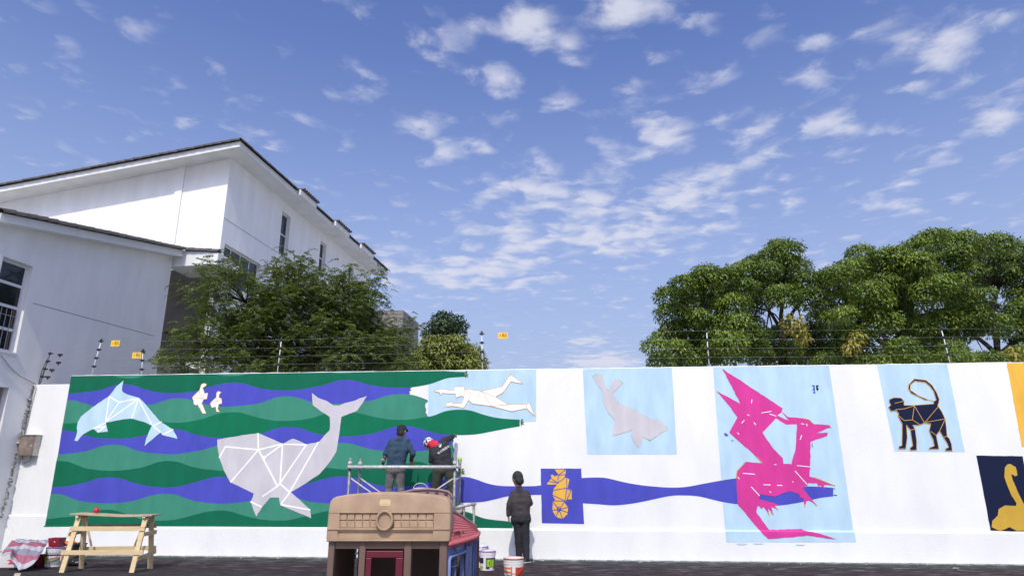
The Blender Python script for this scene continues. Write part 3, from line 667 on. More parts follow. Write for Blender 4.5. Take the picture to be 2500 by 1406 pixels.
# ------------------------------------------------------------------ the annex (grey wall running away beside the yard)
DV = math.atan((1520 - CX) / (FPX / cp))
d1 = Vector((math.sin(DV), math.cos(DV), 0)); n1 = Vector((d1.y, -d1.x, 0))     # d1 runs away from us, n1 faces right
A0 = onL(84, 938).copy(); A0.z = 0
def Aq(x, y, off=0.0):
    p = hit(x, y, A0 + n1 * off, n1) - A0
    return p.dot(d1), p.z
def Ap(s, z, off=0.0): return A0 + d1 * s + n1 * off + Vector((0, 0, z))
sA0 = Aq(10, 560)[0]; sA1 = Aq(402, 770)[0]
zA0 = Aq(8, 550)[1]; zA1 = Aq(416, 625)[1]
def zA(s): return zA0 + (zA1 - zA0) * (s - sA0) / (sA1 - sA0)
def wall_holes(pf, s0, s1, ztop, holes, depth, m, name, parent, mrev=None):
    """wall sheet with real openings; pf(s,z,off); holes (s0,s1,z0,z1); reveals go in by depth"""
    ss = sorted(set([s0, s1] + [h[0] for h in holes] + [h[1] for h in holes]))
    mb = MB()
    for a, b in zip(ss[:-1], ss[1:]):
        hs = sorted([h for h in holes if h[0] <= a + 1e-6 and h[1] >= b - 1e-6], key=lambda h: h[2])
        z = 0.0
        for h in hs:
            mb.add([pf(a, z), pf(b, z), pf(b, h[2]), pf(a, h[2])], [(0, 1, 2, 3)]); z = h[3]
        mb.add([pf(a, z), pf(b, z), pf(b, ztop(b)), pf(a, ztop(a))], [(0, 1, 2, 3)])
    for h in holes:
        a, b, z0, z1 = h
        for (p, q_) in (((a, z0), (b, z0)), ((b, z0), (b, z1)), ((b, z1), (a, z1)), ((a, z1), (a, z0))):
            mb.add([pf(*p), pf(*q_), pf(*q_, -depth), pf(*p, -depth)], [(0, 1, 2, 3)])
    return mb.build(name, m, parent)
def window(pf, h, depth, parent, cols, rows, fm, ft=0.045, grille=0, name='window'):
    a, b, z0, z1 = h
    off = -depth + .03
    w = MB()
    def bar(sa, sb, za, zb): w.prism([pf(sa, za, off), pf(sb, za, off), pf(sb, zb, off), pf(sa, zb, off)], (pf(0, 0, -.04) - pf(0, 0, 0)))
    bar(a, b, z0, z0 + ft); bar(a, b, z1 - ft, z1); bar(a, a + ft, z0 + ft, z1 - ft); bar(b - ft, b, z0 + ft, z1 - ft)
    for i in range(1, cols):
        s = a + (b - a) * i / cols; bar(s - ft * .4, s + ft * .4, z0 + ft, z1 - ft)
    for j in range(1, rows):
        z = z0 + (z1 - z0) * j / rows; bar(a + ft, b - ft, z - ft * .55, z + ft * .55)
    wo_ = w.build(name, fm, parent)
    for i in range(cols):
        for j in range(rows):
            sa = a + (b - a) * i / cols + ft * .4; sb = a + (b - a) * (i + 1) / cols - ft * .4
            za = z0 + (z1 - z0) * j / rows + ft * .4; zb = z0 + (z1 - z0) * (j + 1) / rows - ft * .4
            MB().prism([pf(sa, za, off - .015), pf(sb, za, off - .015), pf(sb, zb, off - .015), pf(sa, zb, off - .015)], pf(0, 0, -.008) - pf(0, 0, 0)).build('pane', M_glass, wo_)
    if grille:
        gm = MB()
        for k in range(grille):
            s = a + (b - a) * (k + .5) / grille
            gm.tube([pf(s, z0 + .05, off + .012), pf(s, z0 + (z1 - z0) * .47, off + .012)], .008, 6)
        gm.tube([pf(a + .04, z0 + (z1 - z0) * .40, off + .012), pf(b - .04, z0 + (z1 - z0) * .40, off + .012)], .008, 6)
        gm.build('grille', mat('grille_grey', (.3, .3, .31), .5), wo_)
    return wo_

annex = thing('annex_house', 'grey plastered annex with a tall four-pane window and a tiled verge', 'house', A0)
s_w0 = Aq(10, 740)[0]; s_w1 = Aq(62, 745)[0]
zw1 = Aq(55, 642)[1]; zw0 = Aq(20, 858)[1]
sN = sA0 - 0.4
hole_w = (s_w0 - .25, s_w1, zw0, zw1)
sd0, sd1 = sN - 0.8, Aq(22, 950)[0]
zd1 = Aq(12, 945)[1]
hole_d = (sd0 + .3, sd1, 0.35, zd1)
annex_wall = wall_holes(Ap, sd0, sA1, lambda s: zA(s), [hole_w, hole_d], .16, M_annex, 'wall', annex)
# the wall's return at the far end, and body behind
mb = MB()
mb.add([Ap(sA1, 0), Ap(sA1, 0, -4), Ap(sA1, zA1, -4), Ap(sA1, zA1)], [(0, 1, 2, 3)])
mb.add([Ap(sd0, 0), Ap(sd0, 0, -4), Ap(sd0, zA(sd0), -4), Ap(sd0, zA(sd0))], [(3, 2, 1, 0)])
mb.add([Ap(sd0, 0, -4), Ap(sA1, 0, -4), Ap(sA1, zA1, -4), Ap(sd0, zA(sd0), -4)], [(0, 1, 2, 3)])
mb.build('rear_wall', M_annex, annex)
window(Ap, hole_w, .16, annex, 1, 4, M_frame, .06, grille=6)
MB().prism([Ap(s_w0 - .3, zw0 - .05, .03), Ap(s_w1 + .04, zw0 - .05, .03), Ap(s_w1 + .04, zw0, .03), Ap(s_w0 - .3, zw0, .03)], n1 * -.05).build('window_sill', M_trim, annex)
# groove between the two storeys
gz = [Aq(80, 740), Aq(376, 820)]
MB().beam(Ap(gz[0][0], gz[0][1], .002), Ap(gz[1][0], gz[1][1], .002), .018, .006, side=(0, 0, 1)).build('storey_groove', mat('groove_shadow', (.30, .30, .30), .95), annex)
# door in the recess
MB().prism([Ap(hole_d[0], .35, -.15), Ap(hole_d[1], .35, -.15), Ap(hole_d[1], zd1, -.15), Ap(hole_d[0], zd1, -.15)], n1 * -.04).build('door', mat('old_grey_door', (.24, .21, .19), .7, .3, 20, var=.3, vscale=3), annex)
# sagging cable
pts = [Ap(*Aq(x, y), .04) for x, y in ((-30, 850), (0, 868), (22, 897), (45, 918), (70, 930), (84, 938))]
MB().tube(pts, .012, 6).build('wall_cable', mat('old_cable', (.42, .42, .41), .7), annex, smooth=True)
# crumbling mortar joint where the white wall meets the annex
cm = MB()
for k in range(70):
    t = k / 69; x = 82 + (4 - 82) * t; y = 945 + (1262 - 945) * t
    p = Ap(*Aq(x - random.uniform(0, 5), y + random.uniform(-3, 3)), .01)
    cm.box(p, (random.uniform(.02, .06), random.uniform(.02, .05), random.uniform(.03, .09)), M=Matrix.Rotation(random.uniform(0, 3), 4, Vector((random.random(), random.random(), random.random())).normalized()))
cmo = cm.build('broken_mortar', mat('broken_mortar', (.36, .35, .34), .95, .6, 40, color2=(.16, .15, .15), vscale=12), annex); tag(cmo, kind='stuff')

# roof slab of the annex: fascia, soffit and verge tiles
OV = 0.34
rise = (zA1 - zA0) / (sA1 - sA0)
sE0 = sN - 0.05; sE1 = sA1 + 0.02
fh = 0.20
roofA = MB()
roofA.prism([Ap(sE0, zA(sE0) - .0), Ap(sE0, zA(sE0), OV), Ap(sE1, zA(sE1), OV), Ap(sE1, zA(sE1))], V(0, 0, fh))
ro = roofA.build('roof', M_trim, annex)
body = MB(); body.prism([Ap(sE0, zA(sE0) + .02), Ap(sE1, zA(sE1) + .02), Ap(sE1, zA(sE1) + .02, -4.2), Ap(sE0, zA(sE0) + .02, -4.2)], V(0, 0, .16)); body.build('roof_slab', M_tile, ro)
# canopy over the loggia beyond the wall's end
can_w = (at(540, 640, Ap(sE1, 0).y).x - Ap(sE1, 0).x)
cz0 = hit(440, 650, Ap(sE1, 0), d1).z; cz1 = zA(sE1) + fh
dr_ = (cz1 - .08)
MB().prism([Ap(sE1 + .003, cz0, -0.2), Ap(sE1 + .003, cz0, can_w), Ap(sE1 + .003, dr_ - .04, can_w), Ap(sE1 + .003, cz1 + .0, OV), Ap(sE1 + .003, cz1, -0.2)], d1 * 1.2).build('canopy', M_trim, annex, bevel=.01)
# one barrel tile, shared by every verge
def tile_mesh(name='roof_tile', L=0.36, r=0.085):
    mb = MB(); n = 9; vs = []; fs = []
    for j, (x, rr) in enumerate(((-L / 2, r), (L / 2, r * .88))):
        for i in range(n):
            a = math.pi * i / (n - 1) - .0
            vs.append((x, rr * math.cos(a), rr * math.sin(a)))
        for i in range(n):
            a = math.pi * i / (n - 1)
            vs.append((x, (rr - .016) * math.cos(a), (rr - .016) * math.sin(a)))
    k = 2 * n
    for i in range(n - 1):
        fs += [(i, i + 1, k + i + 1, k + i), (n + i, k + n + i, k + n + i + 1, n + i + 1), (i, n + i, n + i + 1, i + 1), (k + i, k + i + 1, k + n + i + 1, k + n + i)]
    fs += [(0, k, k + n, n), (n - 1, 2 * n - 1, k + 2 * n - 1, k + n - 1)]
    mb.add(vs, fs)
    me = bpy.data.meshes.new(name); me.from_pydata(mb.v, [], mb.f); me.update()
    me.polygons.foreach_set('use_smooth', [True] * len(me.polygons)); me.materials.append(M_tile)
    try: me.set_sharp_from_angle(angle=R(40))
    except Exception: pass
    return me
TILE = tile_mesh()
def tile_row(a, b, parent, pitch=0.30, lift=0.035, flip=False, width=1.35):
    a, b = Vector(a), Vector(b); L = (b - a).length; n = max(1, round(L / pitch)); d = (b - a).normalized()
    side = Vector((0, 0, 1)).cross(d).normalized(); up = d.cross(side)
    sc = (L / n) / 0.30
    for i in range(n):
        o = bpy.data.objects.new('roof_tile', TILE); col.objects.link(o)
        p = a + (b - a) * (i + .5) / n
        M = Matrix((d * sc, side * width, up * width)).transposed().to_4x4()
        if flip: M = Matrix((-d * sc, -side * width, up * width)).transposed().to_4x4()
        tilt = Matrix.Rotation(R(-4.5) + random.uniform(-.02, .02), 4, 'Y') @ Matrix.Rotation(random.uniform(-.03, .03), 4, 'Z')
        o.matrix_local = Matrix.Translation(p + V(0, 0, random.uniform(-.006, .006))) @ M @ tilt
        o.parent = parent
pA = Ap(sE0, zA(sE0) + fh + .005, OV); pB = Ap(sE1, zA(sE1) + fh + .005, OV); pC = Ap(sE1 + .06, dr_ - .02, can_w - .02)
tile_row(pA, pB, ro, .29)
tile_row(pA + n1 * -.17, pB + n1 * -.17, ro, .29)
tile_row(pB, pC, ro, .27)
tile_row(Ap(sE0 + .06, zA(sE0) + fh - .0, OV - .05), Ap(sE0 + .06, zA(sE0) + fh - .12, -1.2), ro, .29)

# ------------------------------------------------------------------ the big white house
B0 = at(548, 517, 20.4); B0.z = 0
n2 = -d1                                                    # front face looks at us
def Fq(x, y, off=0.0):
    p = hit(x, y, B0 + n2 * off, n2) - B0
    return p.dot(-n1), p.z                                   # q grows to the left
def Fp(q, z, off=0.0): return B0 - n1 * q + n2 * off + V(0, 0, z)
def Sq(x, y, off=0.0):
    p = hit(x, y, B0 + n1 * off, n1) - B0
    return p.dot(d1), p.z
def Sp(s, z, off=0.0): return B0 + d1 * s + n1 * off + V(0, 0, z)
BO = 0.72
house = thing('white_house', 'big white three-storey house with a dark tiled roof and narrow windows', 'house', B0)
zS = Sq(566, 388)[1]
qL = 10.0
zL = Fq(0, 497)[1]; qLm = Fq(0, 497)[0]
def zF(q): return zS + (zL - zS) * q / qLm
sEnd = Sq(905, 672)[0]
# openings in the side face
def shole(x0, y0, x1, y1, ytb):
    s0, z0 = Sq(x0, y0); s1, _ = Sq(x1, y1)
    return (s0, s1, Sq(x0, ytb)[1], z0)
win1 = shole(549, 594, 638, 643, 690)
win2 = shole(690, 515, 710, 531, 622)
win3 = shole(783, 587, 797, 597, 665)
win4 = shole(853, 643, 864, 650, 700)
wall_holes(Sp, 0, sEnd, lambda s: zS, [win1, win2, win3, win4], .15, M_house, 'wall', house)
zlog = cz0 + .15
qg = (B0 - Ap(sA1, 0)).dot(n1) + 4.0
hl = (-0.0, 0.0, 0, 0)
mb = MB()
mb.add([Fp(0, zlog), Fp(qL, zlog), Fp(qL, zF(qL)), Fp(0, zF(0))], [(0, 1, 2, 3)])
mb.build('wall', M_house, house)
# loggia: deep shaded recess below the front wall
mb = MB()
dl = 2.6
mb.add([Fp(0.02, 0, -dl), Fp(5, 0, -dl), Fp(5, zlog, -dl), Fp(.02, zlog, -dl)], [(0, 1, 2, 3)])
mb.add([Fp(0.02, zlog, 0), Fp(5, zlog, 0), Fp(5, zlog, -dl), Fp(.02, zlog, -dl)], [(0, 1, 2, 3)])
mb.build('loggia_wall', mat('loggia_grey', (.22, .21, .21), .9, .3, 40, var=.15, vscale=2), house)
MB().prism([Sp(-.001, 0), Sp(.18, 0), Sp(.18, zlog), Sp(-.001, zlog)], n1 * -.18).build('corner_pier', M_house, house)
fl = hit(400, 885, B0, n2).z
MB().prism([Fp(.18, fl - .2), Fp(3.5, fl - .2), Fp(3.5, fl), Fp(.18, fl)], d1 * dl).build('balcony_floor', M_trim, house)
rail = MB()
for z in (fl + .08, fl + .95): rail.tube([Fp(.2, z, .02), Fp(2.2, z, .02)], .022, 6)
for k in range(22): rail.tube([Fp(.2 + k * .09, fl + .08, .02), Fp(.2 + k * .09, fl + .95, .02)], .009, 5)
rail.build('balcony_railing', M_iron, house)
def Lp(q, z, off=0.0): return Fp(q, z, off - dl + .02)
wnd = (.35, 1.75, fl + .25, fl + 2.3)
window(Lp, wnd, .05, house, 2, 3, M_darkframe, .06, name='balcony_door')
# rooms behind the side windows
window(Sp, win1, .15, house, 4, 1, M_frame, .05)
window(Sp, win2, .15, house, 1, 2, M_frame, .05)
window(Sp, win3, .15, house, 1, 2, M_frame, .05)
window(Sp, win4, .15, house, 1, 1, M_frame, .05)
g0 = Sq(549, 533.5); g1 = Sq(678, 618)
MB().beam(Sp(.02, g0[1], .002), Sp(g1[0] + 4, g0[1], .002), .02, .006).build('storey_groove', mat('groove_shadow', (.30, .30, .30), .95), house)
qp = Fq(438, 470)[0]
MB().prism([Fp(qp - .12, zlog, .05), Fp(qp + .14, zlog, .05), Fp(qp + .14, zF(qp) + .01, .05), Fp(qp - .12, zF(qp) + .01, .05)], n2 * -.06).build('pilaster', M_house, house)
# closing walls behind
mb = MB()
mb.add([Sp(sEnd, 0), Sp(sEnd, 0, -10), Sp(sEnd, zS, -10), Sp(sEnd, zS)], [(0, 1, 2, 3)])
mb.add([Fp(qL, 0), Fp(qL, 0, -sEnd), Fp(qL, zF(qL), -sEnd), Fp(qL, zF(qL))], [(0, 1, 2, 3)])
mb.build('rear_wall', M_house, house)
# roof: soffit slab with fascia on both visible sides
fb = 0.19
rb = MB()
C0 = Sp(-BO, zS, BO); C1 = Sp(sEnd + .6, zS, BO); C2 = Sp(sEnd + .6, zS, -.02); C3 = Sp(.0, zS, -.02)
slope = (zL - zS) / qLm
C4 = Fp(qL, zF(qL), BO); C5 = Fp(qL, zF(qL), -.02)
rb.prism([C0, C1, C2, C3], V(0, 0, fb))
roof = rb.build('roof', M_trim, house)
MB().prism([C0 + n1 * -.0, C3 + V(0, 0, .0), C5, C4], V(0, 0, fb - .002)).build('verge_board', M_trim, roof)
MB().prism([Fp(0, zS + .05, -.3), Fp(qL, zF(qL) + .05, -.3), Fp(qL, zF(qL) + .05, -sEnd), Fp(0, zS + .05, -sEnd)], V(0, 0, .12)).build('roof_slab', M_tile, roof)
tile_row(C4 + V(0, 0, fb + .005) + n2 * .0, C0 + V(0, 0, fb + .005) + n2 * .0, roof, .31, flip=True)
tile_row(C4 + V(0, 0, fb + .02) + n2 * -.25, C0 + V(0, 0, fb + .02) + n2 * -.25, roof, .31, flip=True)
bumps = [(724, 764), (812, 846), (876, 906)]
sprev = -BO
for (xa, xb) in bumps:
    sa = Sq(xa, 480 + (xa - 724) * .62, BO)[0]; sb = Sq(xb, 505 + (xb - 764) * .66, BO)[0]
    tile_row(Sp(sprev, zS + fb + .005, BO + .0), Sp(sa, zS + fb + .005, BO + .0), roof, .31)
    bx = MB(); bx.prism([Sp(sa, zS + .04, BO - .1), Sp(sa, zS + .04, BO + .16), Sp(sa, zS + .25, BO + .16), Sp(sa, zS + .25, BO - .1)], d1 * (sb - sa))
    dmr = bx.build('eave_dormer', M_trim, roof, bevel=.01)
    # two verge tiles and a row of tile ends facing out
    nrow = max(4, int((sb - sa) / .17))
    for k in range(nrow):
        o = bpy.data.objects.new('roof_tile', TILE); col.objects.link(o)
        p = Sp(sa + (k + .5) * (sb - sa) / nrow, zS + .255, BO + .10)
        Mx = Matrix((n1, d1 * .9, V(0, 0, 1))).transposed().to_4x4()
        o.matrix_local = Matrix.Translation(p) @ Mx; o.parent = roof
    sprev = sb
tile_row(Sp(sprev, zS + fb + .005, BO + .0), C1 + V(0, 0, fb + .005), roof, .31)

# ------------------------------------------------------------------ block tower behind the tree
tw = at(985, 757, 33.0); tw.z = 0
ztop_t = at(985, 757, 33.0).z
tower = thing('block_tower', 'bare grey concrete-block stair tower beside the white house', 'tower', tw)
ta = Vector((-1, .05, 0)).normalized(); tbv = Vector((math.sin(R(14)), math.cos(R(14)), 0))
wA, wB = 2.6, (at(1021, 795, 35.6) - at(985, 795, 35.6)).length * 1.0
wB = 3.0
# second face runs away so that its far edge shows at the right place
best = None
for k in range(5, 80):
    dv = Vector((math.sin(R(k)), math.cos(R(k)), 0)); p = tw + dv * wB
    px = CX + FPX * p.x / (p.y * cp + (ztop_t - EYE) * sp)
    e = abs(px - 1022)
    if best is None or e < best[0]: best = (e, dv)
tbv = best[1]
mb = MB(); base4 = [tw, tw + tbv * wB, tw + tbv * wB + ta * wA, tw + ta * wA]
ctr = sum(base4, Vector()) / 4
base_in = [p + (ctr - p).normalized() * .03 for p in base4]
mb.prism(base_in, V(0, 0, ztop_t - .02)); mb.build('core', M_mortar, tower)
bh_ = 0.20
def blocks(org, dv, w, nv):
    n = int((ztop_t - 3.2) / bh_); m = max(2, round(w / .42)); bl = w / m
    me = MB().frame((0, 0, 0), dv * (bl - .014), nv * .05, V(0, 0, bh_ - .014)).build('tmp', M_concrete)
    dat = me.data; bpy.data.objects.remove(me)
    for j in range(n):
        z = ztop_t - bh_ * (j + .5)
        for i in range(m):
            o = bpy.data.objects.new('block', dat); col.objects.link(o)
            o.location = org + dv * (bl * (i + .5)) + V(0, 0, z) + nv * (-.018 + random.uniform(-.004, .004)); o.rotation_euler = (0, 0, random.uniform(-.012, .012))
            adopt(o, tower)
blocks(tw, tbv, wB, Vector((tbv.y, -tbv.x, 0)))
blocks(tw, ta, wA, Vector((ta.y, -ta.x, 0)) if Vector((ta.y, -ta.x, 0)).y < 0 else Vector((-ta.y, ta.x, 0)))

# ------------------------------------------------------------------ stone steps by the annex door
st = thing('stone_steps', 'worn stone doorsteps at the foot of the grey annex', 'steps', gnd(20, 1330))
def step(x1, ytop, h, depth, x0=-80):
    z = h
    p = gnd(x1, ytop, z)
    MB().box((p.x - 1.0, p.y + depth / 2, z / 2), (2.0, depth, z), 0).build('step', M_stone, st, bevel=.015)
step(45, 1312, .17, .9)
step(17, 1288, .34, .6)
gm = MB(); c = gnd(20, 1340, .0); gm.box((c.x - .3, c.y - .35, .02), (1.9, 1.3, .04))
o = gm.build('door_mat', mat('green_mat', S(92, 128, 116, .6), .9, .5, 80, var=.15), None, bevel=.008); tag(o, 'faded green rubber mat in front of the stone doorsteps', 'mat')
# ------------------------------------------------------------------ foliage
def unit(a): return a / (np.linalg.norm(a, axis=-1, keepdims=True) + 1e-9)
def leaf_mesh(name, base, d, nrm, L, Wd, m, parent, fold=0.25):
    """kite-shaped folded leaves; base,d,nrm (n,3), L,Wd (n,)"""
    d = unit(d); side = unit(np.cross(d, nrm)); up = np.cross(side, d)
    L = L[:, None]; Wd = Wd[:, None]
    v0 = base; v2 = base + d * L - up * L * .10
    mid = base + d * L * .42
    v1 = mid + side * Wd * .5 + up * Wd * fold; v3 = mid - side * Wd * .5 + up * Wd * fold
    n = len(base)
    verts = np.stack([v0, v1, v2, v3], 1).reshape(-1, 3)
    i = np.arange(n) * 4
    faces = np.concatenate([np.stack([i, i + 1, i + 2], 1), np.stack([i, i + 2, i + 3], 1)])
    return mesh_np(name, verts, faces, m, parent)
def in_poly(x, y, poly):
    c = False; n = len(poly); j = n - 1
    for i in range(n):
        xi, yi = poly[i]; xj, yj = poly[j]
        if (yi > y) != (yj > y) and x < (xj - xi) * (y - yi) / (yj - yi) + xi: c = not c
        j = i
    return c
def darts(poly, holes, rmin, n, tries=9000, inset=None):
    xs = [p[0] for p in poly]; ys = [p[1] for p in poly]; out = []
    for _ in range(tries):
        x = random.uniform(min(xs), max(xs)); y = random.uniform(min(ys), max(ys))
        if not in_poly(x, y, poly) or any(in_poly(x, y, h) for h in holes): continue
        if any((x - a) ** 2 + (y - b) ** 2 < rmin ** 2 for a, b in out): continue
        out.append((x, y))
        if len(out) >= n: break
    return out
def branch(mb, a, b, r0, r1, bend=.12, n=5, seg=6):
    a, b = Vector(a), Vector(b); L = (b - a).length
    side = Vector((random.uniform(-1, 1), random.uniform(-1, 1), random.uniform(.1, .8))) * L * bend
    pts = []; rs = []
    for i in range(n + 1):
        t = i / n
        pts.append(a + (b - a) * t + side * math.sin(math.pi * t) + Vector((random.uniform(-1, 1), random.uniform(-1, 1), 0)) * L * .012)
        rs.append(r0 + (r1 - r0) * t)
    mb.tube(pts, rs, seg)
    return pts
def leaves_in_clump(c, r, n, Lm, droop=.7, flat=.72, up_bias=.25):
    u = unit(RNG.normal(0, 1, (n, 3)) + np.array([0, 0, up_bias]))
    rad = r * (0.45 + 0.55 * RNG.random(n) ** 0.55)[:, None]
    jit = RNG.normal(0, r * .06, (n, 3))
    p = np.array(c) + u * rad * np.array([1, 1, flat]) + jit
    d = u * np.array([.9, .9, .25]) + RNG.normal(0, .45, (n, 3)) + np.array([0, 0, -droop])
    nn = unit(u + np.array([0, 0, .9]) + RNG.normal(0, .35, (n, 3)))
    L = Lm * RNG.uniform(.7, 1.25, n)
    return p, d, nn, L
M_camph = mat('camphor_leaf', (0.080, 0.138, 0.016), 0.45, color2=(0.190, 0.275, 0.030), vscale=.9, island=.35, transl=.32)
M_camph2 = mat('camphor_leaf_dark', (0.068, 0.120, 0.016), 0.45, color2=(0.160, 0.240, 0.028), vscale=.9, island=.35, transl=.32)
M_young = mat('young_yellow_leaf', (0.24, 0.31, 0.04), 0.5, color2=(0.38, 0.29, 0.05), vscale=2.2, island=.3, transl=.3)
M_feath = mat('feathery_leaf', (0.085, 0.130, 0.022), 0.6, color2=(0.160, 0.215, 0.042), vscale=1.1, island=.35, transl=.36)
M_bush = mat('bush_leaf', (0.16, 0.20, 0.030), 0.5, color2=(0.23, 0.27, 0.05), vscale=1.5, island=.3, transl=.3)
M_dkleaf = mat('dark_glossy_leaf', (0.030, 0.060, 0.022), 0.35, color2=(0.06, 0.10, 0.03), vscale=1.5, island=.3, transl=.2)

sil = [(1592, 885), (1594, 840), (1612, 822), (1645, 812), (1655, 798), (1636, 760), (1632, 725), (1655, 695), (1680, 680), (1722, 664), (1790, 660), (1812, 660), (1850, 640), (1858, 610), (1900, 598), (1936, 618), (1960, 668), (1990, 682), (2060, 660), (2078, 640), (2078, 606), (2095, 595), (2108, 608), (2160, 622), (2200, 608), (2262, 585), (2330, 570), (2372, 590), (2400, 575), (2428, 588), (2440, 605), (2500, 612), (2640, 640), (2660, 885)]
holes = [[(1838, 742), (1900, 722), (1985, 742), (1992, 800), (1950, 812), (1880, 800), (1840, 770)],
         [(1745, 868), (1850, 866), (1850, 890), (1745, 890)], [(2225, 742), (2290, 728), (2300, 770), (2230, 782)],
         [(2175, 770), (2215, 768), (2220, 800), (2180, 800)], [(2420, 700), (2470, 690), (2480, 780), (2430, 790)],
         [(2340, 812), (2470, 800), (2480, 884), (2350, 880)], [(2085, 780), (2160, 770), (2160, 870), (2110, 880)]]
cl = darts(sil, holes, 28, 220, 20000)
trees = [('camphor_tree', (1720, 20.2), 'leafy camphor tree whose crown ends beside the open sky', M_camph),
         ('camphor_tree', (1908, 20.8), 'camphor tree with a forked dark trunk and yellow sprig above the dragon panel', M_camph2),
         ('camphor_tree', (2190, 20.0), 'tallest broad camphor tree rising above the painted monkey', M_camph),
         ('camphor_tree', (2440, 20.8), 'dense camphor tree above the golden painted panel', M_camph2)]
buckets = {k: [] for k in range(4)}
lim = [1815, 2035, 2330]
for (x, y) in cl:
    xx = x + random.uniform(-25, 25)
    k = 0 if xx < lim[0] else 1 if xx < lim[1] else 2 if xx < lim[2] else 3
    buckets[k].append((x, y))
for k, (nm, (tx, tY), lab, lm) in enumerate(trees):
    b0 = at(tx, 1000, tY); b0.z = 0
    t = thing(nm, lab, 'tree', b0, 'camphor trees behind the mural wall')
    tr = MB()
    fork = at(tx + random.uniform(-6, 6), 868, tY)
    branch(tr, b0, fork, .19, .13, .03, 6, 10)
    ps = []; ds = []; ns = []; Ls = []
    subs = [at(tx + dx, y_, tY + random.uniform(-.6, .6)) for dx, y_ in ((-85, 800), (-30, 760), (40, 745), (95, 790), (0, 700))]
    for s_ in subs: branch(tr, fork, s_, .085, .045, .12, 6, 7)
    for (x, y) in buckets[k]:
        Y = tY + random.uniform(-1.7, 1.2) + (0.4 if y < 680 else 0)
        c = at(x, y, Y)
        sb = min(subs, key=lambda s_: (s_ - c).length)
        branch(tr, sb, c, .03, .008, .15, 4, 5)
        r = random.uniform(.34, .56)
        n = int(640 * (r / .42) ** 2)
        p, d, nn, L = leaves_in_clump(c, r, n, .115, .75, .68, .55)
        ps.append(p); ds.append(d); ns.append(nn); Ls.append(L)
    tr.build('trunk', M_bark, t, smooth=True)
    p = np.concatenate(ps); L = np.concatenate(Ls)
    leaf_mesh('crown', p, np.concatenate(ds), np.concatenate(ns), L, L * .40, lm, t)
    yl = {1: [(1935, 785, .34), (1945, 802, .28), (1962, 825, .2)], 2: [(2090, 822, .22), (2078, 845, .25)], 3: [(2462, 872, .25), (2470, 860, .2)], 0: []}[k]
    if yl:
        ps = [leaves_in_clump(at(x, y, tY - 1.5), r, int(r * 420), .15, .9, .9) for x, y, r in yl]
        L = np.concatenate([q_[3] for q_ in ps])
        leaf_mesh('young_leaves', np.concatenate([q_[0] for q_ in ps]), np.concatenate([q_[1] for q_ in ps]), np.concatenate([q_[2] for q_ in ps]), L, L * .4, M_young, t)

# feathery tree in front of the house
sil2 = [(385, 905), (392, 880), (440, 862), (428, 832), (440, 800), (480, 770), (470, 725), (500, 700), (495, 672), (525, 650), (575, 645), (620, 690), (650, 700), (668, 668), (690, 640), (735, 634), (780, 660), (800, 685), (835, 668), (862, 680), (898, 700), (905, 735), (918, 750), (905, 780), (930, 810), (975, 808), (985, 845), (995, 880), (1010, 905)]
holes2 = [[(545, 690), (600, 690), (640, 740), (600, 760), (550, 745)], [(505, 715), (535, 720), (545, 770), (510, 770)]]
cl2 = darts(sil2, holes2, 19, 300, 24000)
tY = 17.6
b0 = at(700, 1000, tY); b0.z = 0
ft = thing('feathery_tree', 'dark feathery-leaved tree spreading in front of the white house', 'tree', b0)
tr = MB(); fork = at(705, 905, tY); branch(tr, b0, fork, .17, .12, .03, 5, 10)
subs = [at(x, y, tY + random.uniform(-.5, .8)) for x, y in ((560, 800), (600, 740), (660, 730), (720, 740), (790, 760), (860, 790), (640, 820), (780, 840), (500, 840), (900, 850))]
for s_ in subs: branch(tr, fork, s_, .07, .03, .15, 6, 7)
ps, ds, ns, Ls = [], [], [], []
def spray(c, out, L, n):
    """a drooping compound leaf: leaflets in two rows along an arching stalk"""
    out = out / (np.linalg.norm(out) + 1e-9)
    t = np.repeat(np.linspace(.12, 1, n), 2)
    side = np.cross(out, [0, 0, 1.0]); side = side / (np.linalg.norm(side) + 1e-9)
    sg = np.tile([1.0, -1.0], n)
    pos = c + out * (L * t)[:, None] + np.array([0, 0, -1.0]) * (L * .55 * t ** 2)[:, None]
    d = side * sg[:, None] * .9 + out * .55 + np.array([0, 0, -.35]) + RNG.normal(0, .18, (2 * n, 3))
    nn = np.tile(np.array([0, 0, 1.0]) + out * .2, (2 * n, 1)) + RNG.normal(0, .3, (2 * n, 3))
    return pos, d, nn, np.full(2 * n, .075) * RNG.uniform(.75, 1.2, 2 * n) * (1.15 - .5 * t)
extra = [(395, 868), (410, 858), (380, 873), (430, 848), (500, 652), (515, 640), (485, 655), (925, 672), (932, 680), (920, 690), (930, 728), (935, 742), (1003, 795), (990, 805), (740, 628), (690, 628), (545, 628), (470, 700), (450, 705), (845, 655), (860, 662), (1010, 790)]
for (x, y) in cl2 + extra:
    Y = tY + random.uniform(-1.5, 1.3); c = at(x, y, Y)
    sb = min(subs, key=lambda s_: (s_ - c).length)
    branch(tr, sb, c, .02, .005, .15, 4, 5)
    nspr = 9 if (x, y) in extra else 14 if x < 500 else 24 if (y < 700 or x < 560) else 40
    for _ in range(nspr):
        u = RNG.normal(0, 1, 3); u[2] = abs(u[2]) * .7 - .15; u /= np.linalg.norm(u)
        c0 = np.array(c) + RNG.normal(0, .15, 3) * np.array([1, 1, .8])
        q_ = spray(c0, u, random.uniform(.22, .40), 11)
        ps.append(q_[0]); ds.append(q_[1]); ns.append(q_[2]); Ls.append(q_[3])
tr.build('trunk', M_bark, ft, smooth=True)
L = np.concatenate(Ls)
leaf_mesh('crown', np.concatenate(ps), np.concatenate(ds), np.concatenate(ns), L, L * .42, M_feath, ft)

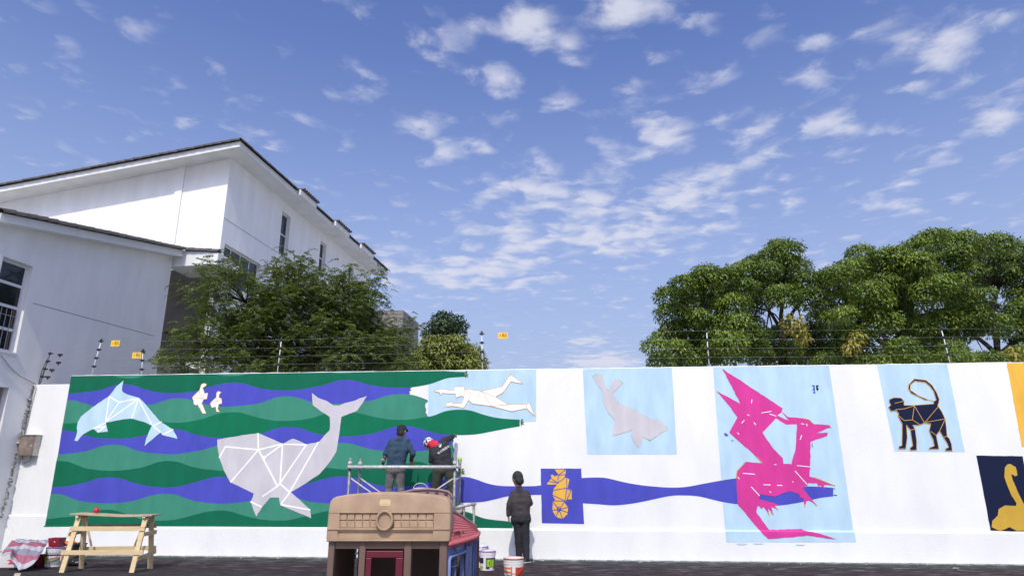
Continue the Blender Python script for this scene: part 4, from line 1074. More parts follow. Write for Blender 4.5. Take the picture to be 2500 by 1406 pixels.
def small_tree(name, label, poly, rmin, nmax, Y, Lm, lm, r0, dens, base_x, cat='tree'):
    pts_ = darts(poly, [], rmin, nmax, 5000)
    b0 = at(base_x, 1000, Y); b0.z = 0
    t = thing(name, label, cat, b0)
    tr = MB(); fork = at(base_x, max(p[1] for p in poly) - 5, Y); branch(tr, b0, fork, .12, .08, .03, 5, 8)
    ps, ds, ns, Ls = [], [], [], []
    for (x, y) in pts_:
        c = at(x, y, Y + random.uniform(-.7, .6)); branch(tr, fork, c, .03, .008, .1, 4, 5)
        r = r0 * random.uniform(.8, 1.2)
        q_ = leaves_in_clump(c, r, dens, Lm, .7, .8)
        ps.append(q_[0]); ds.append(q_[1]); ns.append(q_[2]); Ls.append(q_[3])
    tr.build('trunk', M_bark, t, smooth=True)
    L = np.concatenate(Ls)
    leaf_mesh('crown', np.concatenate(ps), np.concatenate(ds), np.concatenate(ns), L, L * .42, lm, t)
small_tree('broadleaf_bush', 'rounded yellow-green bush peeping over the wall by the block tower',
           [(1020, 900), (1015, 870), (1035, 845), (1065, 832), (1110, 832), (1145, 850), (1165, 875), (1176, 900)], 13, 60, 20.5, .13, M_bush, .30, 230, 1090, 'bush')
small_tree('broadleaf_tree', 'small dark-leaved tree standing behind the yellow-green bush',
           [(1040, 835), (1050, 800), (1062, 785), (1078, 770), (1098, 765), (1110, 785), (1128, 785), (1125, 805), (1118, 840)], 13, 34, 27.0, .17, M_dkleaf, .32, 120, 1088)

# ------------------------------------------------------------------ electric fence on top of the wall
ef = thing('electric_fence', 'four-wire electric fence on white rods along the top of the mural wall', 'fence', wpt(-2, WTOP))
FO = -TH / 2
M_rod = mat('fibreglass_rod', (.72, .72, .70), .4)
M_wire = mat('fence_wire', (.30, .30, .31), .5, metal=.3)
pf_ = W0 + wnv * FO
def onF(x, y): return hit(x, y, pf_, wnv)
posts = [((247, 833), (223, 915)), ((349, 858), (346, 914)), ((687, 830), (677, 908)), ((1176, 815), (1178, 898)), ((1725, 808), (1731, 888)), ((2298, 803), (2320, 885)), ((2900, 800), (2925, 880))]
levels = {}
for i, (a_, b_) in enumerate(posts):
    ta_, tb_ = onF(*a_), onF(*b_); tb_.z = WTOP - .03
    po = MB().tube([tb_, ta_], .0095, 8).build('post', M_rod, ef, smooth=True)
    MB().box((tb_.x, tb_.y, WTOP + .012), (.10, .08, .02)).build('base_plate', M_galv, po)
    nl = 4 if i != 1 else 3; lv = []
    for k in range(nl):
        t_ = 1 - k * .235 if i != 1 else 1 - k * .36
        p = tb_ + (ta_ - tb_) * t_
        ins = MB()
        ins.lathe(p, [(.012, -.03), (.03, -.02), (.03, -.006), (.018, 0), (.03, .006), (.03, .02), (.012, .03)], 10)
        ins.box(p + wd * .035, (.05, .03, .02)).box(p - wd * .035, (.05, .03, .02))
        if k == 0: ins.lathe(p, [(.03, .02), (.022, .05), (.003, .075)], 10)
        ins.build('insulator', M_black, po, smooth=False)
        lv.append(p + wnv * .02)
    levels[i] = lv
# corner post on the lower wall
pa = onL(122, 863, -.1); pb_ = onL(97, 936, -.1); pb_.z = zlt - .02
cpst = MB().tube([pb_, pa], .014, 8).build('post', mat('dark_rod', (.10, .10, .10), .5), ef, smooth=True)
lv = []
for k in range(4):
    p = pb_ + (pa - pb_) * (1 - k * .24)
    MB().lathe(p, [(.012, -.03), (.034, -.02), (.034, .02), (.012, .03)], 10).box(p + wd * .04, (.06, .03, .025)).build('insulator', M_black, cpst); lv.append(p)
MB().tube([pa, (pa + pb_) / 2 - wd * .06, pb_ - wd * .03], .008, 6).build('stay_cable', M_iron, cpst, smooth=True)
tens = [onL(147, 866, -.1), onL(143, 885, -.1), onL(127, 903, -.1), onL(117, 920, -.1)]
for k in range(4):
    MB().box(tens[k], (.10, .04, .045)).lathe(tens[k] - V(0, 0, .03), [(.012, -.03), (.02, 0), (.02, .05)], 8).build('wire_tensioner', M_black, ef, bevel=.008)
    for a_, b_ in ((lv[k], tens[k]), (tens[k], levels[0][k])):
        MB().tube([a_, (a_ + b_) / 2 - V(0, 0, .012), b_], .0012, 5).build('wire', M_wire, ef)
    for i0, i1 in ((0, 2), (2, 3), (3, 4), (4, 5), (5, 6)):
        a_, b_ = levels[i0][k], levels[i1][k]
        sag = (b_ - a_).length * .003
        MB().tube([a_, a_ + (b_ - a_) * .5 - V(0, 0, sag), b_], .0012, 5).build('wire', M_wire, ef)
M_sign = mat('warning_yellow', S(246, 196, 60, .9), .5, spec=.3); M_ink = mat('sign_ink', (.03, .025, .015), .6)
def sign(x, y, lab):
    c = onF(x, y) + wnv * .035
    s_ = thing('warning_sign', lab, 'sign', c, 'yellow warning plates on the fence wires')
    MB().frame(c, wd * .215, wnv * .006, V(0, 0, .14)).build('plate', M_sign, s_, bevel=.004)
    up = V(0, 0, 1)
    B = Matrix((wd, up, wnv)).transposed().to_4x4()
    text_obj('lettering', '高压\n危险', .056, M_ink, Matrix.Translation(c + wd * .035 + wnv * .0045) @ B, s_, spacing=.8)
    bp = [(-.085, -.03), (-.055, .0), (-.07, .004), (-.04, .034), (-.052, .005), (-.036, .002)]
    MB().add([c + wd * a + up * b + wnv * .0046 for a, b in bp], [tuple(range(len(bp)))]).build('lightning_mark', M_ink, s_)
    return s_
sign(284, 839, 'yellow warning plate hung high on the fence wires before the annex wall')
sign(336, 868, 'yellow warning plate beside the shortest fence rod')
sign(1228, 820, 'yellow warning plate on the fence wires seen against open sky')
# ------------------------------------------------------------------ scaffold
sf = thing('scaffold', 'galvanised tube scaffold with a plank deck carrying two painters', 'scaffold', at(985, 1290, 13.95) * 1)
sf.location.z = 0
YF, YB, PZ = 13.45, 14.3, 0.97
def vx(px, py, Y): return at(px, py, Y)
def vpost(px, py, Y, ytop, name='post'):
    p = at(px, py, Y); zt = at(px, ytop, Y).z
    mb = MB().tube([(p.x, Y, .03), (p.x, Y, zt)], .030, 10)
    o = mb.build(name, M_galv, sf, smooth=True)
    MB().lathe((p.x, Y, 0), [(.0, .0), (.07, .0), (.07, .012), (.03, .014), (.03, .05)], 12).build('base_plate', M_galv, o)
    MB().lathe((p.x, Y, zt - .12), [(.030, 0), (.042, .005), (.042, .05), (.030, .055)], 10).build('coupler', M_galvl, o)
    return p.x, zt
xa, za_ = vpost(853, 1160, YF, 1117); xb, zb_ = vpost(878, 1160, YB, 1119)
xc, zc_ = vpost(1110, 1160, YF, 1116); xd, zd_ = vpost(1122, 1160, YB, 1116)
zr = at(980, 1140, YF).z
MB().tube([(xa - .03, YF - .05, zr), (xc + .03, YF - .05, zr)], .034, 12).build('guard_rail', M_galvl, sf, smooth=True)
for (x0, x1) in ((xa, xb), (xc, xd)):
    MB().tube([(x0, YF, zr + .01), (x1, YB, zr + .01)], .028, 10).build('end_rail', M_galvl, sf, smooth=True)
    MB().tube([(x0, YF, .45), (x1, YB, .45)], .024, 8).build('end_rail', M_galv, sf, smooth=True)
    MB().tube([(x0, YF, PZ - .08), (x1, YB, PZ - .08)], .026, 8).build('end_rail', M_galv, sf, smooth=True)
zbr = at(860, 1165, YF).z
xm = (xa + xc) / 2
for Y, x0, x1 in ((YF + .03, xa, xc), (YB - .03, xb, xd)):
    MB().tube([(x0, Y, zbr), (x0 + .95, Y, PZ - .02)], .014, 8).build('brace', M_galvl, sf, smooth=True)
    MB().tube([(x1, Y, zbr), (x1 - .95, Y, PZ - .02)], .014, 8).build('brace', M_galvl, sf, smooth=True)
    MB().tube([(x0, Y, .12), (x1, Y, .9)], .014, 8).build('brace', M_galv, sf, smooth=True)
for k in range(4):
    MB().box(((xa + xc) / 2 + .02, YF + .1 + k * .215, PZ - .02), (xc - xa + .25, .2, .04), random.uniform(-.004, .004)).build('deck_plank', mat('deck_timber', (.24, .18, .12), .85, .5, 30, color2=(.40, .36, .31), vscale=5, stretch=(1, 6, 6)), sf, bevel=.004)
pg = Vector((xd, YB, zd_ - .03))
MB().lathe(pg, [(.030, -.06), (.045, -.05), (.045, .01), (.036, .03), (.02, .04)], 10).build('clamp_sleeve', mat('lime_plastic', (.33, .62, .12), .5), sf, smooth=True)
# low side frame
lf = thing('trestle_frame', 'low steel trestle frame with a paint-crusted top bar beside the scaffold', 'trestle', (at(1140, 1235, 13.9).x, 13.9, 0))
p0 = at(1106, 1240, 13.7); p1 = at(1161, 1229, 14.15)
MB().tube([p0, p0 + (p1 - p0) * .5 + V(0, 0, .006), p1], .030, 10).build('top_bar', M_galvl, lf, smooth=True)
for px in (1132, 1157):
    t_ = (px - 1106) / 55.0; q = p0 + (p1 - p0) * t_
    MB().tube([(q.x, q.y, 0), (q.x, q.y, q.z)], .026, 10).build('leg', M_galv, lf, smooth=True)
MB().tube([(p0.x, p0.y, 0), (p0.x, p0.y, p0.z)], .026, 10).build('leg', M_galv, lf, smooth=True)
MB().tube([p0 - V(0, 0, .5), p1 - V(0, 0, .5)], .018, 8).build('cross_bar', M_galv, lf, smooth=True)

# ------------------------------------------------------------------ people
def cap(mb, a, ra, b, rb, n=14):
    a, b = Vector(a), Vector(b); d = b - a
    if d.length < 1e-5: d = Vector((0, 0, 1e-4))
    dn = d.normalized(); pts = []; rs = []
    for k in range(5):
        t = k / 5 * math.pi / 2; pts.append(a - dn * ra * math.cos(t)); rs.append(max(ra * math.sin(t), ra * .05))
    pts.append(a); rs.append(ra); pts.append(b); rs.append(rb)
    for k in range(4, -1, -1):
        t = k / 5 * math.pi / 2; pts.append(b + dn * rb * math.cos(t)); rs.append(max(rb * math.sin(t), rb * .05))
    mb.tube(pts, rs, n)
def ell(mb, c, ax, n=16):
    """ellipsoid with three axis vectors"""
    c = Vector(c); A = [Vector(a) for a in ax]; vs = []; fs = []; m = n // 2
    for j in range(1, m):
        th = math.pi * j / m
        for i in range(n):
            ph = 2 * math.pi * i / n
            vs.append(c + A[0] * math.sin(th) * math.cos(ph) + A[1] * math.sin(th) * math.sin(ph) + A[2] * math.cos(th))
    vs += [c + A[2], c - A[2]]; T = len(vs) - 2
    for j in range(m - 2):
        for i in range(n):
            i2 = (i + 1) % n
            fs.append((j * n + i, (j + 1) * n + i, (j + 1) * n + i2, j * n + i2))
    for i in range(n):
        i2 = (i + 1) % n
        fs.append((T, i, i2)); fs.append((T + 1, (m - 2) * n + i2, (m - 2) * n + i))
    mb.add(vs, fs)
CLOTH_TEX = bpy.data.textures.new('cloth_folds', 'CLOUDS'); CLOTH_TEX.noise_scale = 0.11; CLOTH_TEX.noise_depth = 2
def organic(mb, name, m, parent, voxel=.009, smooth=5, fold=0.0):
    o = mb.build(name, m, None)
    r = o.modifiers.new('r', 'REMESH'); r.mode = 'VOXEL'; r.voxel_size = voxel; r.use_smooth_shade = True
    s_ = o.modifiers.new('s', 'SMOOTH'); s_.iterations = smooth; s_.factor = .5
    if fold:
        d = o.modifiers.new('d', 'DISPLACE'); d.texture = CLOTH_TEX; d.texture_coords = 'GLOBAL'; d.strength = fold; d.mid_level = .5
    apply_mods(o)
    o.data.polygons.foreach_set('use_smooth', [True] * len(o.data.polygons))
    return adopt(o, parent)
M_skin = mat('skin', (.36, .20, .13), .55, .1, 60, var=.08)
M_hair = mat('black_hair', (.010, .009, .009), .6, .6, 120)
def hand_prims(mb, wr, d, palm_n, k=1.0, curl=.5, thumb_side=1):
    """palm, four unequal bent fingers and a thumb off the side of the palm"""
    d = Vector(d).normalized(); nrm = Vector(palm_n); nrm = (nrm - d * nrm.dot(d)).normalized(); sd_ = d.cross(nrm)
    c = wr + d * .05 * k
    ell(mb, c, (sd_ * .040 * k, nrm * .017 * k, d * .056 * k), 14)
    for i, (off, L) in enumerate(((-.029, .068), (-.010, .078), (.010, .073), (.028, .056))):
        b0_ = wr + d * .088 * k + sd_ * off * k
        d2 = (d + nrm * curl * .5).normalized(); b1_ = b0_ + d2 * L * .5 * k
        d3 = (d + nrm * curl * 1.5).normalized(); b2_ = b1_ + d3 * L * .5 * k
        cap(mb, b0_ - d * .02, .0105 * k, b1_, .0095 * k, 8); cap(mb, b1_, .0095 * k, b2_, .008 * k, 8)
    t0 = wr + d * .03 * k + sd_ * -.032 * k * thumb_side
    t1 = t0 + (d * .6 - sd_ * .7 * thumb_side + nrm * .3).normalized() * .035 * k
    t2 = t1 + (d * .9 - sd_ * .15 * thumb_side + nrm * .5).normalized() * .03 * k
    cap(mb, t0, .013 * k, t1, .011 * k, 8); cap(mb, t1, .011 * k, t2, .009 * k, 8)
def torso(mb, J, grow, lo=0.0):
    lat = (J['sh_r'] - J['sh_l']).normalized(); hm = (J['hip_l'] + J['hip_r']) / 2; sm_ = (J['sh_l'] + J['sh_r']) / 2
    hl = (J['hip_r'] - J['hip_l']).normalized(); ax = sm_ - hm
    prev = None
    for t, hw, r in ((lo, .078, .108), (.22, .070, .104), (.45, .078, .108), (.68, .098, .112), (.86, .105, .092)):
        l_ = (hl * (1 - t) + lat * t).normalized(); c = hm + ax * t
        L_, R_ = c - l_ * hw, c + l_ * hw; rr = r + grow
        cap(mb, L_, rr, R_, rr)
        if prev:
            cap(mb, prev[0], prev[2], L_, rr); cap(mb, prev[1], prev[2], R_, rr)
        prev = (L_, R_, rr)
    cap(mb, J['sh_l'], .058 + grow, J['sh_r'], .058 + grow)
    cap(mb, sm_ + (J['neck'] - sm_) * .55, .062 + grow, J['sh_l'] * .7 + sm_ * .3, .05 + grow)
    cap(mb, sm_ + (J['neck'] - sm_) * .55, .062 + grow, J['sh_r'] * .7 + sm_ * .3, .05 + grow)
def head_axes(J):
    f = J['face'].normalized(); up = (J['head'] - J['neck']); up = (up - f * up.dot(f)).normalized(); s_ = f.cross(up); k = J.get('hk', 1.05)
    return f * k, up * k, s_ * k
def person(name, label, J, looks, group=None):
    base = (J['an_l'] + J['an_r']) / 2
    root = thing(name, label, 'person', (base.x, base.y, min(J['an_l'].z, J['an_r'].z) - .08), group)
    f, up, s_ = head_axes(J); hc = J['head']
    b = MB()
    ell(b, hc + up * .015, (s_ * .081, f * .098, up * .114)); ell(b, hc - up * .055 + f * .022, (s_ * .055, f * .066, up * .062))
    cap(b, hc + f * .092 + up * .01, .011, hc + f * .112 - up * .022, .015, 8)                    # nose
    cap(b, hc + f * .086 - up * .062 - s_ * .02, .009, hc + f * .086 - up * .062 + s_ * .02, .009, 8)  # lips
    cap(b, hc + f * .085 + up * .035 - s_ * .04, .010, hc + f * .085 + up * .035 + s_ * .04, .010, 8)  # brow
    for q in (-1, 1): ell(b, hc + s_ * q * .080 - f * .005, (s_ * .012, f * .020, up * .032), 10)   # ears
    cap(b, hc - up * .06, .052, J['neck'], .056); cap(b, J['neck'], .056, (J['sh_l'] + J['sh_r']) / 2 + (J['neck'] - (J['sh_l'] + J['sh_r']) / 2) * .3, .06)
    torso(b, J, -.022)
    for q in 'lr':
        cap(b, J['sh_' + q], .050, J['el_' + q], .040); cap(b, J['el_' + q], .040, J['wr_' + q], .027)
        hd = J.get('hd_' + q) or (J['wr_' + q] - J['el_' + q])
        hand_prims(b, J['wr_' + q], hd, J.get('pn_' + q) or Vector((0, 1, 0)), curl=J.get('curl_' + q, .6), thumb_side=1 if q == 'l' else -1)
        cap(b, J['hip_' + q], .082, J['kn_' + q], .056); cap(b, J['kn_' + q], .056, J['an_' + q], .038)
        cap(b, J['an_' + q], .038, J['an_' + q] + (J['toe_' + q] - J['an_' + q]) * .8 - V(0, 0, .02), .032)
    body = organic(b, 'body', looks.get('skin', M_skin), root, .0075, 3)
    for q in (-1, 1):
        e = MB(); ell(e, hc + f * .084 + s_ * q * .031 + up * .012, (s_ * .013, f * .010, up * .010), 10); e.build('eye', mat('eye', (.55, .53, .50), .2), body, smooth=True)
    # jacket or shirt
    j = MB(); torso(j, J, looks.get('fat', .006), lo=looks.get('hem', -.10))
    sl = looks.get('sleeve', 1.0)
    for q in 'lr':
        e_ = J['el_' + q]; w_ = J['wr_' + q]; k = sl if not isinstance(sl, dict) else sl[q]
        cap(j, J['sh_' + q], .064, e_, .058); cap(j, e_, .060, e_ + (w_ - e_) * max(k, .02), .060 - .014 * k)
    sm_ = (J['sh_l'] + J['sh_r']) / 2
    cap(j, sm_ + (J['neck'] - sm_) * .1, .078, J['neck'] + (J['head'] - J['neck']) * looks.get('collar', .02), .060)
    organic(j, 'jacket', looks['top'], root, .010, 4, looks.get('fold', .018))
    for q in 'lr':
        if looks.get('cuff_' + q):
            a = J['el_' + q] + (J['wr_' + q] - J['el_' + q]) * .1; b2 = J['wr_' + q] + (J['wr_' + q] - J['el_' + q]) * .05
            c_ = MB(); cap(c_, a, .052, b2, .040); organic(c_, 'sleeve_cover', looks['cuff_' + q], root, .010, 3, .010)
        if looks.get('glove_' + q):
            c_ = MB(); hd = J.get('hd_' + q) or (J['wr_' + q] - J['el_' + q])
            hand_prims(c_, J['wr_' + q], hd, J.get('pn_' + q) or Vector((0, 1, 0)), 1.16, J.get('curl_' + q, .6), 1 if q == 'l' else -1); cap(c_, J['wr_' + q], .036, J['wr_' + q] + hd.normalized() * .04, .034)
            organic(c_, 'glove', looks['glove_' + q], root, .007, 2)
    t = MB(); hm = (J['hip_l'] + J['hip_r']) / 2; ax = (sm_ - hm)
    hl = (J['hip_r'] - J['hip_l']).normalized()
    cap(t, hm - hl * .075 + ax * .12, .116, hm + hl * .075 + ax * .12, .116)
    cap(t, hm - hl * .085, .120, hm + hl * .085, .120)
    for q in 'lr':
        lg = looks.get('leg', 1.0)
        cap(t, J['hip_' + q], .104 * lg, J['kn_' + q], .078 * lg); cap(t, J['kn_' + q], .078 * lg, J['an_' + q] + V(0, 0, .0), .066 * lg)
    organic(t, 'trousers', looks['bottom'], root, .010, 4, .024)
    for q in 'lr':
        s2 = MB(); a = J['an_' + q]; to = J['toe_' + q]; dd = (to - a); dd.z = 0; dd.normalize()
        zf = root.location.z
        h0 = Vector((a.x, a.y, zf + .045)) - dd * .035; h1 = Vector((to.x, to.y, zf + .036))
        cap(s2, h0, .043, h1, .036); cap(s2, a - V(0, 0, .0), .042, h0 + dd * .03, .043)
        sd2 = dd.cross(V(0, 0, 1)); cap(s2, h1 - sd2 * .014 - dd * .03, .036, h1 + sd2 * .014 - dd * .03, .036)
        sh_ = organic(s2, 'shoe', looks['shoe'], root, .008, 3)
        so_ = MB(); so_.prism([h0 - dd * .045 + sd2 * .035 - V(0, 0, .042), h1 + dd * .03 + sd2 * .035 - V(0, 0, .034), h1 + dd * .03 - sd2 * .035 - V(0, 0, .034), h0 - dd * .045 - sd2 * .035 - V(0, 0, .042)], V(0, 0, .02)); so_.build('sole', looks['sole'], sh_, bevel=.008)
    return root, (f, up, s_)
def hair(J, root, ax, m, low=.0):
    f, up, s_ = ax; hc = J['head']; h = MB()
    ell(h, hc + up * .034 - f * .014, (s_ * .091, f * .100, up * .104)); ell(h, hc - up * .032 - f * .042, (s_ * .080, f * .062, up * .082))
    return organic(h, 'hair', m, root, .008, 3, .012)

# the man standing on the ground
Y = 13.85
J = dict(head=at(1264, 1170, Y + .05), neck=at(1268, 1190, Y + .01), sh_l=at(1253, 1204, Y + .03), sh_r=at(1286, 1203, Y + .02), hk=1.2,
         el_l=at(1243, 1232, Y + .00), wr_l=at(1241.5, 1257, Y + .04), el_r=at(1294, 1228, Y + .06), wr_r=at(1280, 1216, Y + .30),
         hip_l=at(1263, 1268, Y), hip_r=at(1281, 1268, Y), kn_l=at(1266, 1318, Y + .03), kn_r=at(1284, 1317, Y + .01))
J['an_l'] = Vector((at(1268, 1360, Y + .05).x, Y + .06, .085)); J['an_r'] = Vector((at(1285, 1362, Y).x, Y - .02, .085))
J['toe_l'] = J['an_l'] + V(-.05, .15, -.05); J['toe_r'] = J['an_r'] + V(.10, .12, -.05)
J['face'] = V(-.55, .75, -.42); J['hd_l'] = V(.05, .10, -1); J['pn_l'] = V(1, .3, 0); J['hd_r'] = V(-.6, .5, .2)
look = dict(top=mat('charcoal_sweatshirt', (.042, .036, .037), .95, .5, 90, var=.15, vscale=6), bottom=mat('black_trousers', (.017, .017, .020), .9, .4, 80, var=.2, vscale=6),
            shoe=mat('dark_trainer', (.03, .03, .03), .6), sole=mat('white_sole', (.62, .62, .60), .6), sleeve=.95, fat=.004, leg=.95, hem=.10)
r_, ax = person('person', 'person in charcoal sweatshirt and black trousers standing by the wall, head bowed', J, look)
hair(J, r_, ax, M_hair)

# painter in the blue jacket
Y = 14.0
J = dict(head=at(981, 1053, Y + .04), neck=at(978, 1068, Y), sh_l=at(955, 1079, Y), sh_r=at(993, 1077, Y + .03),
         el_l=at(943, 1105, Y - .02), wr_l=at(936, 1124, Y + .03), el_r=at(1008, 1107, Y + .02), wr_r=at(1004, 1122, Y + .16),
         hip_l=at(955, 1145, Y), hip_r=at(976, 1145, Y), kn_l=at(950, 1190, Y + .05), kn_r=at(978, 1190, Y + .05))
J['an_l'] = Vector((at(948, 1235, Y).x, Y + .02, PZ + .085)); J['an_r'] = Vector((at(981, 1235, Y).x, Y + .02, PZ + .085))
J['toe_l'] = J['an_l'] + V(-.03, .16, -.05); J['toe_r'] = J['an_r'] + V(.03, .16, -.05)
J['face'] = V(.45, .85, -.12); J['hd_l'] = V(-.12, .05, -1); J['pn_l'] = V(1, .2, 0); J['hd_r'] = V(.08, .45, -.8); J['pn_r'] = V(-.3, .9, .4); J['curl_r'] = 1.0
M_print = mat('printed_sleeve', (.52, .50, .48), .8, .3, 60, color2=(.16, .05, .05), vscale=22, pos=(.46, .54), detail=2)
look = dict(top=mat('faded_blue_jacket', (.016, .040, .072), .9, .4, 90, color2=(.028, .058, .095), vscale=5), bottom=mat('grey_work_trousers', (.105, .10, .10), .95, .4, 80, color2=(.17, .165, .16), vscale=6),
            shoe=mat('brown_work_shoe', (.05, .035, .025), .7), sole=mat('black_sole', (.02, .02, .02), .8), sleeve={'l': .18, 'r': .25}, cuff_l=M_print,
            cuff_r=mat('brown_sleeve', (.060, .038, .032), .8), glove_l=mat('dark_glove', (.022, .018, .018), .7), fat=.012, fold=.03, hem=.13, collar=.10)
r1, ax = person('person', 'person in faded blue jacket and black cap standing on the scaffold', J, look, 'painters on the scaffold')
hair(J, r1, ax, M_hair)
f, up, s_ = ax; h = MB(); ell(h, J['head'] + up * .052 - f * .006, (s_ * .092, f * .106, up * .088)); 
capo = organic(h, 'cap', mat('black_cap', (.012, .012, .013), .85, .4, 90), r1, .008, 3)
v = MB(); c = J['head'] + up * .045 + f * .10
pts = [c - s_ * .07 - f * .02] + [c + s_ * (-.07 + .14 * k / 8) + f * (.075 * math.sin(math.pi * k / 8)) - up * (.02 * math.sin(math.pi * k / 8)) for k in range(9)] + [c + s_ * .07 - f * .02]
v.prism(pts, up * .008).build('cap_peak', mat('black_cap', (.012, .012, .013)), capo)
# paint brush in his right hand
wr = J['wr_r'] + J['hd_r'].normalized() * .09
br = thing('paint_brush', 'paint brush held by the person in the faded blue jacket', 'brush', wr)
a0 = at(1013, 1097, Y + .34); a1 = wr + V(.01, .03, -.02)
MB().tube([a1, a0 + (a1 - a0) * .35], .011, 8).build('handle', mat('brush_handle', (.30, .32, .42), .5), br, smooth=True)
MB().beam(a0 + (a1 - a0) * .36, a0, .06, .022).build('bristles', M_bl, br, bevel=.004)

# painter bending in the dark jacket
Y = 14.0
J = dict(head=at(1048, 1083, Y + .12), neck=at(1060, 1087, Y + .06), sh_l=at(1056, 1099, Y + .02), sh_r=at(1087, 1075, Y + .04),
         el_l=at(1053, 1122, Y + .00), wr_l=at(1059, 1146, Y + .10), el_r=at(1101, 1068, Y + .26), wr_r=at(1108, 1064, Y + .42),
         hip_l=at(1072, 1146, Y - .02), hip_r=at(1096, 1144, Y - .02), kn_l=at(1064, 1190, Y + .06), kn_r=at(1102, 1190, Y + .02))
J['an_l'] = Vector((at(1060, 1235, Y).x, Y + .02, PZ + .085)); J['an_r'] = Vector((at(1105, 1235, Y).x, Y, PZ + .085))
J['toe_l'] = J['an_l'] + V(-.05, .15, -.05); J['toe_r'] = J['an_r'] + V(.04, .15, -.05)
J['face'] = V(-.55, .45, -.65); J['hd_l'] = V(0, .3, -1); J['pn_l'] = V(1, .2, 0); J['hd_r'] = V(.1, .8, .15); J['pn_r'] = V(-.3, .2, -1)
M_camo = mat('camouflage_sleeve', (.10, .10, .085), .85, .3, 60, color2=(.20, .19, .17), vscale=16)
look = dict(top=mat('dark_navy_jacket', (.012, .012, .018), .8, .4, 90, color2=(.020, .019, .027), vscale=5), bottom=mat('olive_trousers', (.032, .036, .027), .9, .4, 80, color2=(.055, .058, .046), vscale=5),
            shoe=mat('brown_work_shoe', (.05, .035, .025), .7), sole=mat('black_sole', (.02, .02, .02), .8), sleeve={'l': .1, 'r': .5}, cuff_l=M_camo, cuff_r=M_camo,
            glove_r=mat('grey_glove', (.09, .085, .075), .85), fat=.016, fold=.03, hem=.12, leg=1.15)
r2, ax = person('person', 'person in dark navy jacket with white back print bending to paint on the scaffold', J, look, 'painters on the scaffold')
f, up, s_ = ax
h = MB(); ell(h, J['head'] + up * .03 - f * .004, (s_ * .098, f * .112, up * .100))
organic(h, 'headscarf', mat('white_black_print_scarf', (.62, .61, .58), .85, .3, 60, color2=(.02, .02, .02), vscale=24, pos=(.50, .55), detail=1), r2, .008, 3)
h = MB(); ell(h, J['head'] - up * .03 - f * .03, (s_ * .100, f * .100, up * .060)); cap(h, J['head'] - up * .06 - f * .04, .085, J['neck'] - up * .01, .090); cap(h, J['neck'], .088, (J['sh_l'] + J['sh_r']) / 2 * .5 + J['neck'] * .5, .10)
organic(h, 'neck_scarf', mat('red_scarf', (.50, .015, .045), .85, .3, 60, var=.2, vscale=8), r2, .009, 3, .012)
# white print on the back of the jacket
sm_ = (J['sh_l'] + J['sh_r']) / 2; hm = (J['hip_l'] + J['hip_r']) / 2
def on_back(px, py, lift=.006):
    """drop a point onto the back of the jacket"""
    jk = [c for c in r2.children if c.name.startswith('jacket')][0]
    o_ = Vector((0, 0, EYE)); d_ = ray(px, py).normalized()
    ok, loc, nr, idx = jk.ray_cast(o_, d_)
    return (loc - d_ * lift) if ok else at(px, py, Y - .15)
ctr = on_back(1083, 1098); lx = (on_back(1090, 1092) - on_back(1074, 1103)).normalized()
nb = -(ray(1083, 1098).normalized()); nb = (nb - lx * nb.dot(lx)).normalized(); ly = nb.cross(lx)
M_print2 = mat('white_print', (.75, .75, .74), .8)
tb = text_obj('back_print', '新印图园司', .050, M_print2, Matrix.Translation(ctr + nb * .004) @ Matrix((lx, ly, nb)).transposed().to_4x4(), r2, chars=1.2)
for vtx in tb.data.vertices:
    p = vtx.co; d_ = (p - Vector((0, 0, EYE))); 
    jk = [c for c in r2.children if c.name.startswith('jacket')][0]
    ok, loc, nr, idx = jk.ray_cast(Vector((0, 0, EYE)), d_.normalized())
    if ok: vtx.co = loc + nr * .006
bd_ = MB(); c = on_back(1075, 1087, .007); N = 20
bd_.add([c + (lx * math.cos(2 * math.pi * k / N) + ly * math.sin(2 * math.pi * k / N)) * .036 for k in range(N)] + [c + (lx * math.cos(2 * math.pi * k / N) + ly * math.sin(2 * math.pi * k / N)) * .030 for k in range(N)],
        [(k, (k + 1) % N, N + (k + 1) % N, N + k) for k in range(N)])
bd_.add([c + lx * a + ly * b for a, b in ((-.028, -.004), (-.012, .012), (-.002, -.002), (.010, .016), (.028, -.002), (.016, -.024), (-.014, -.024))], [tuple(range(7))])
bd_.build('back_emblem', M_print2, r2)

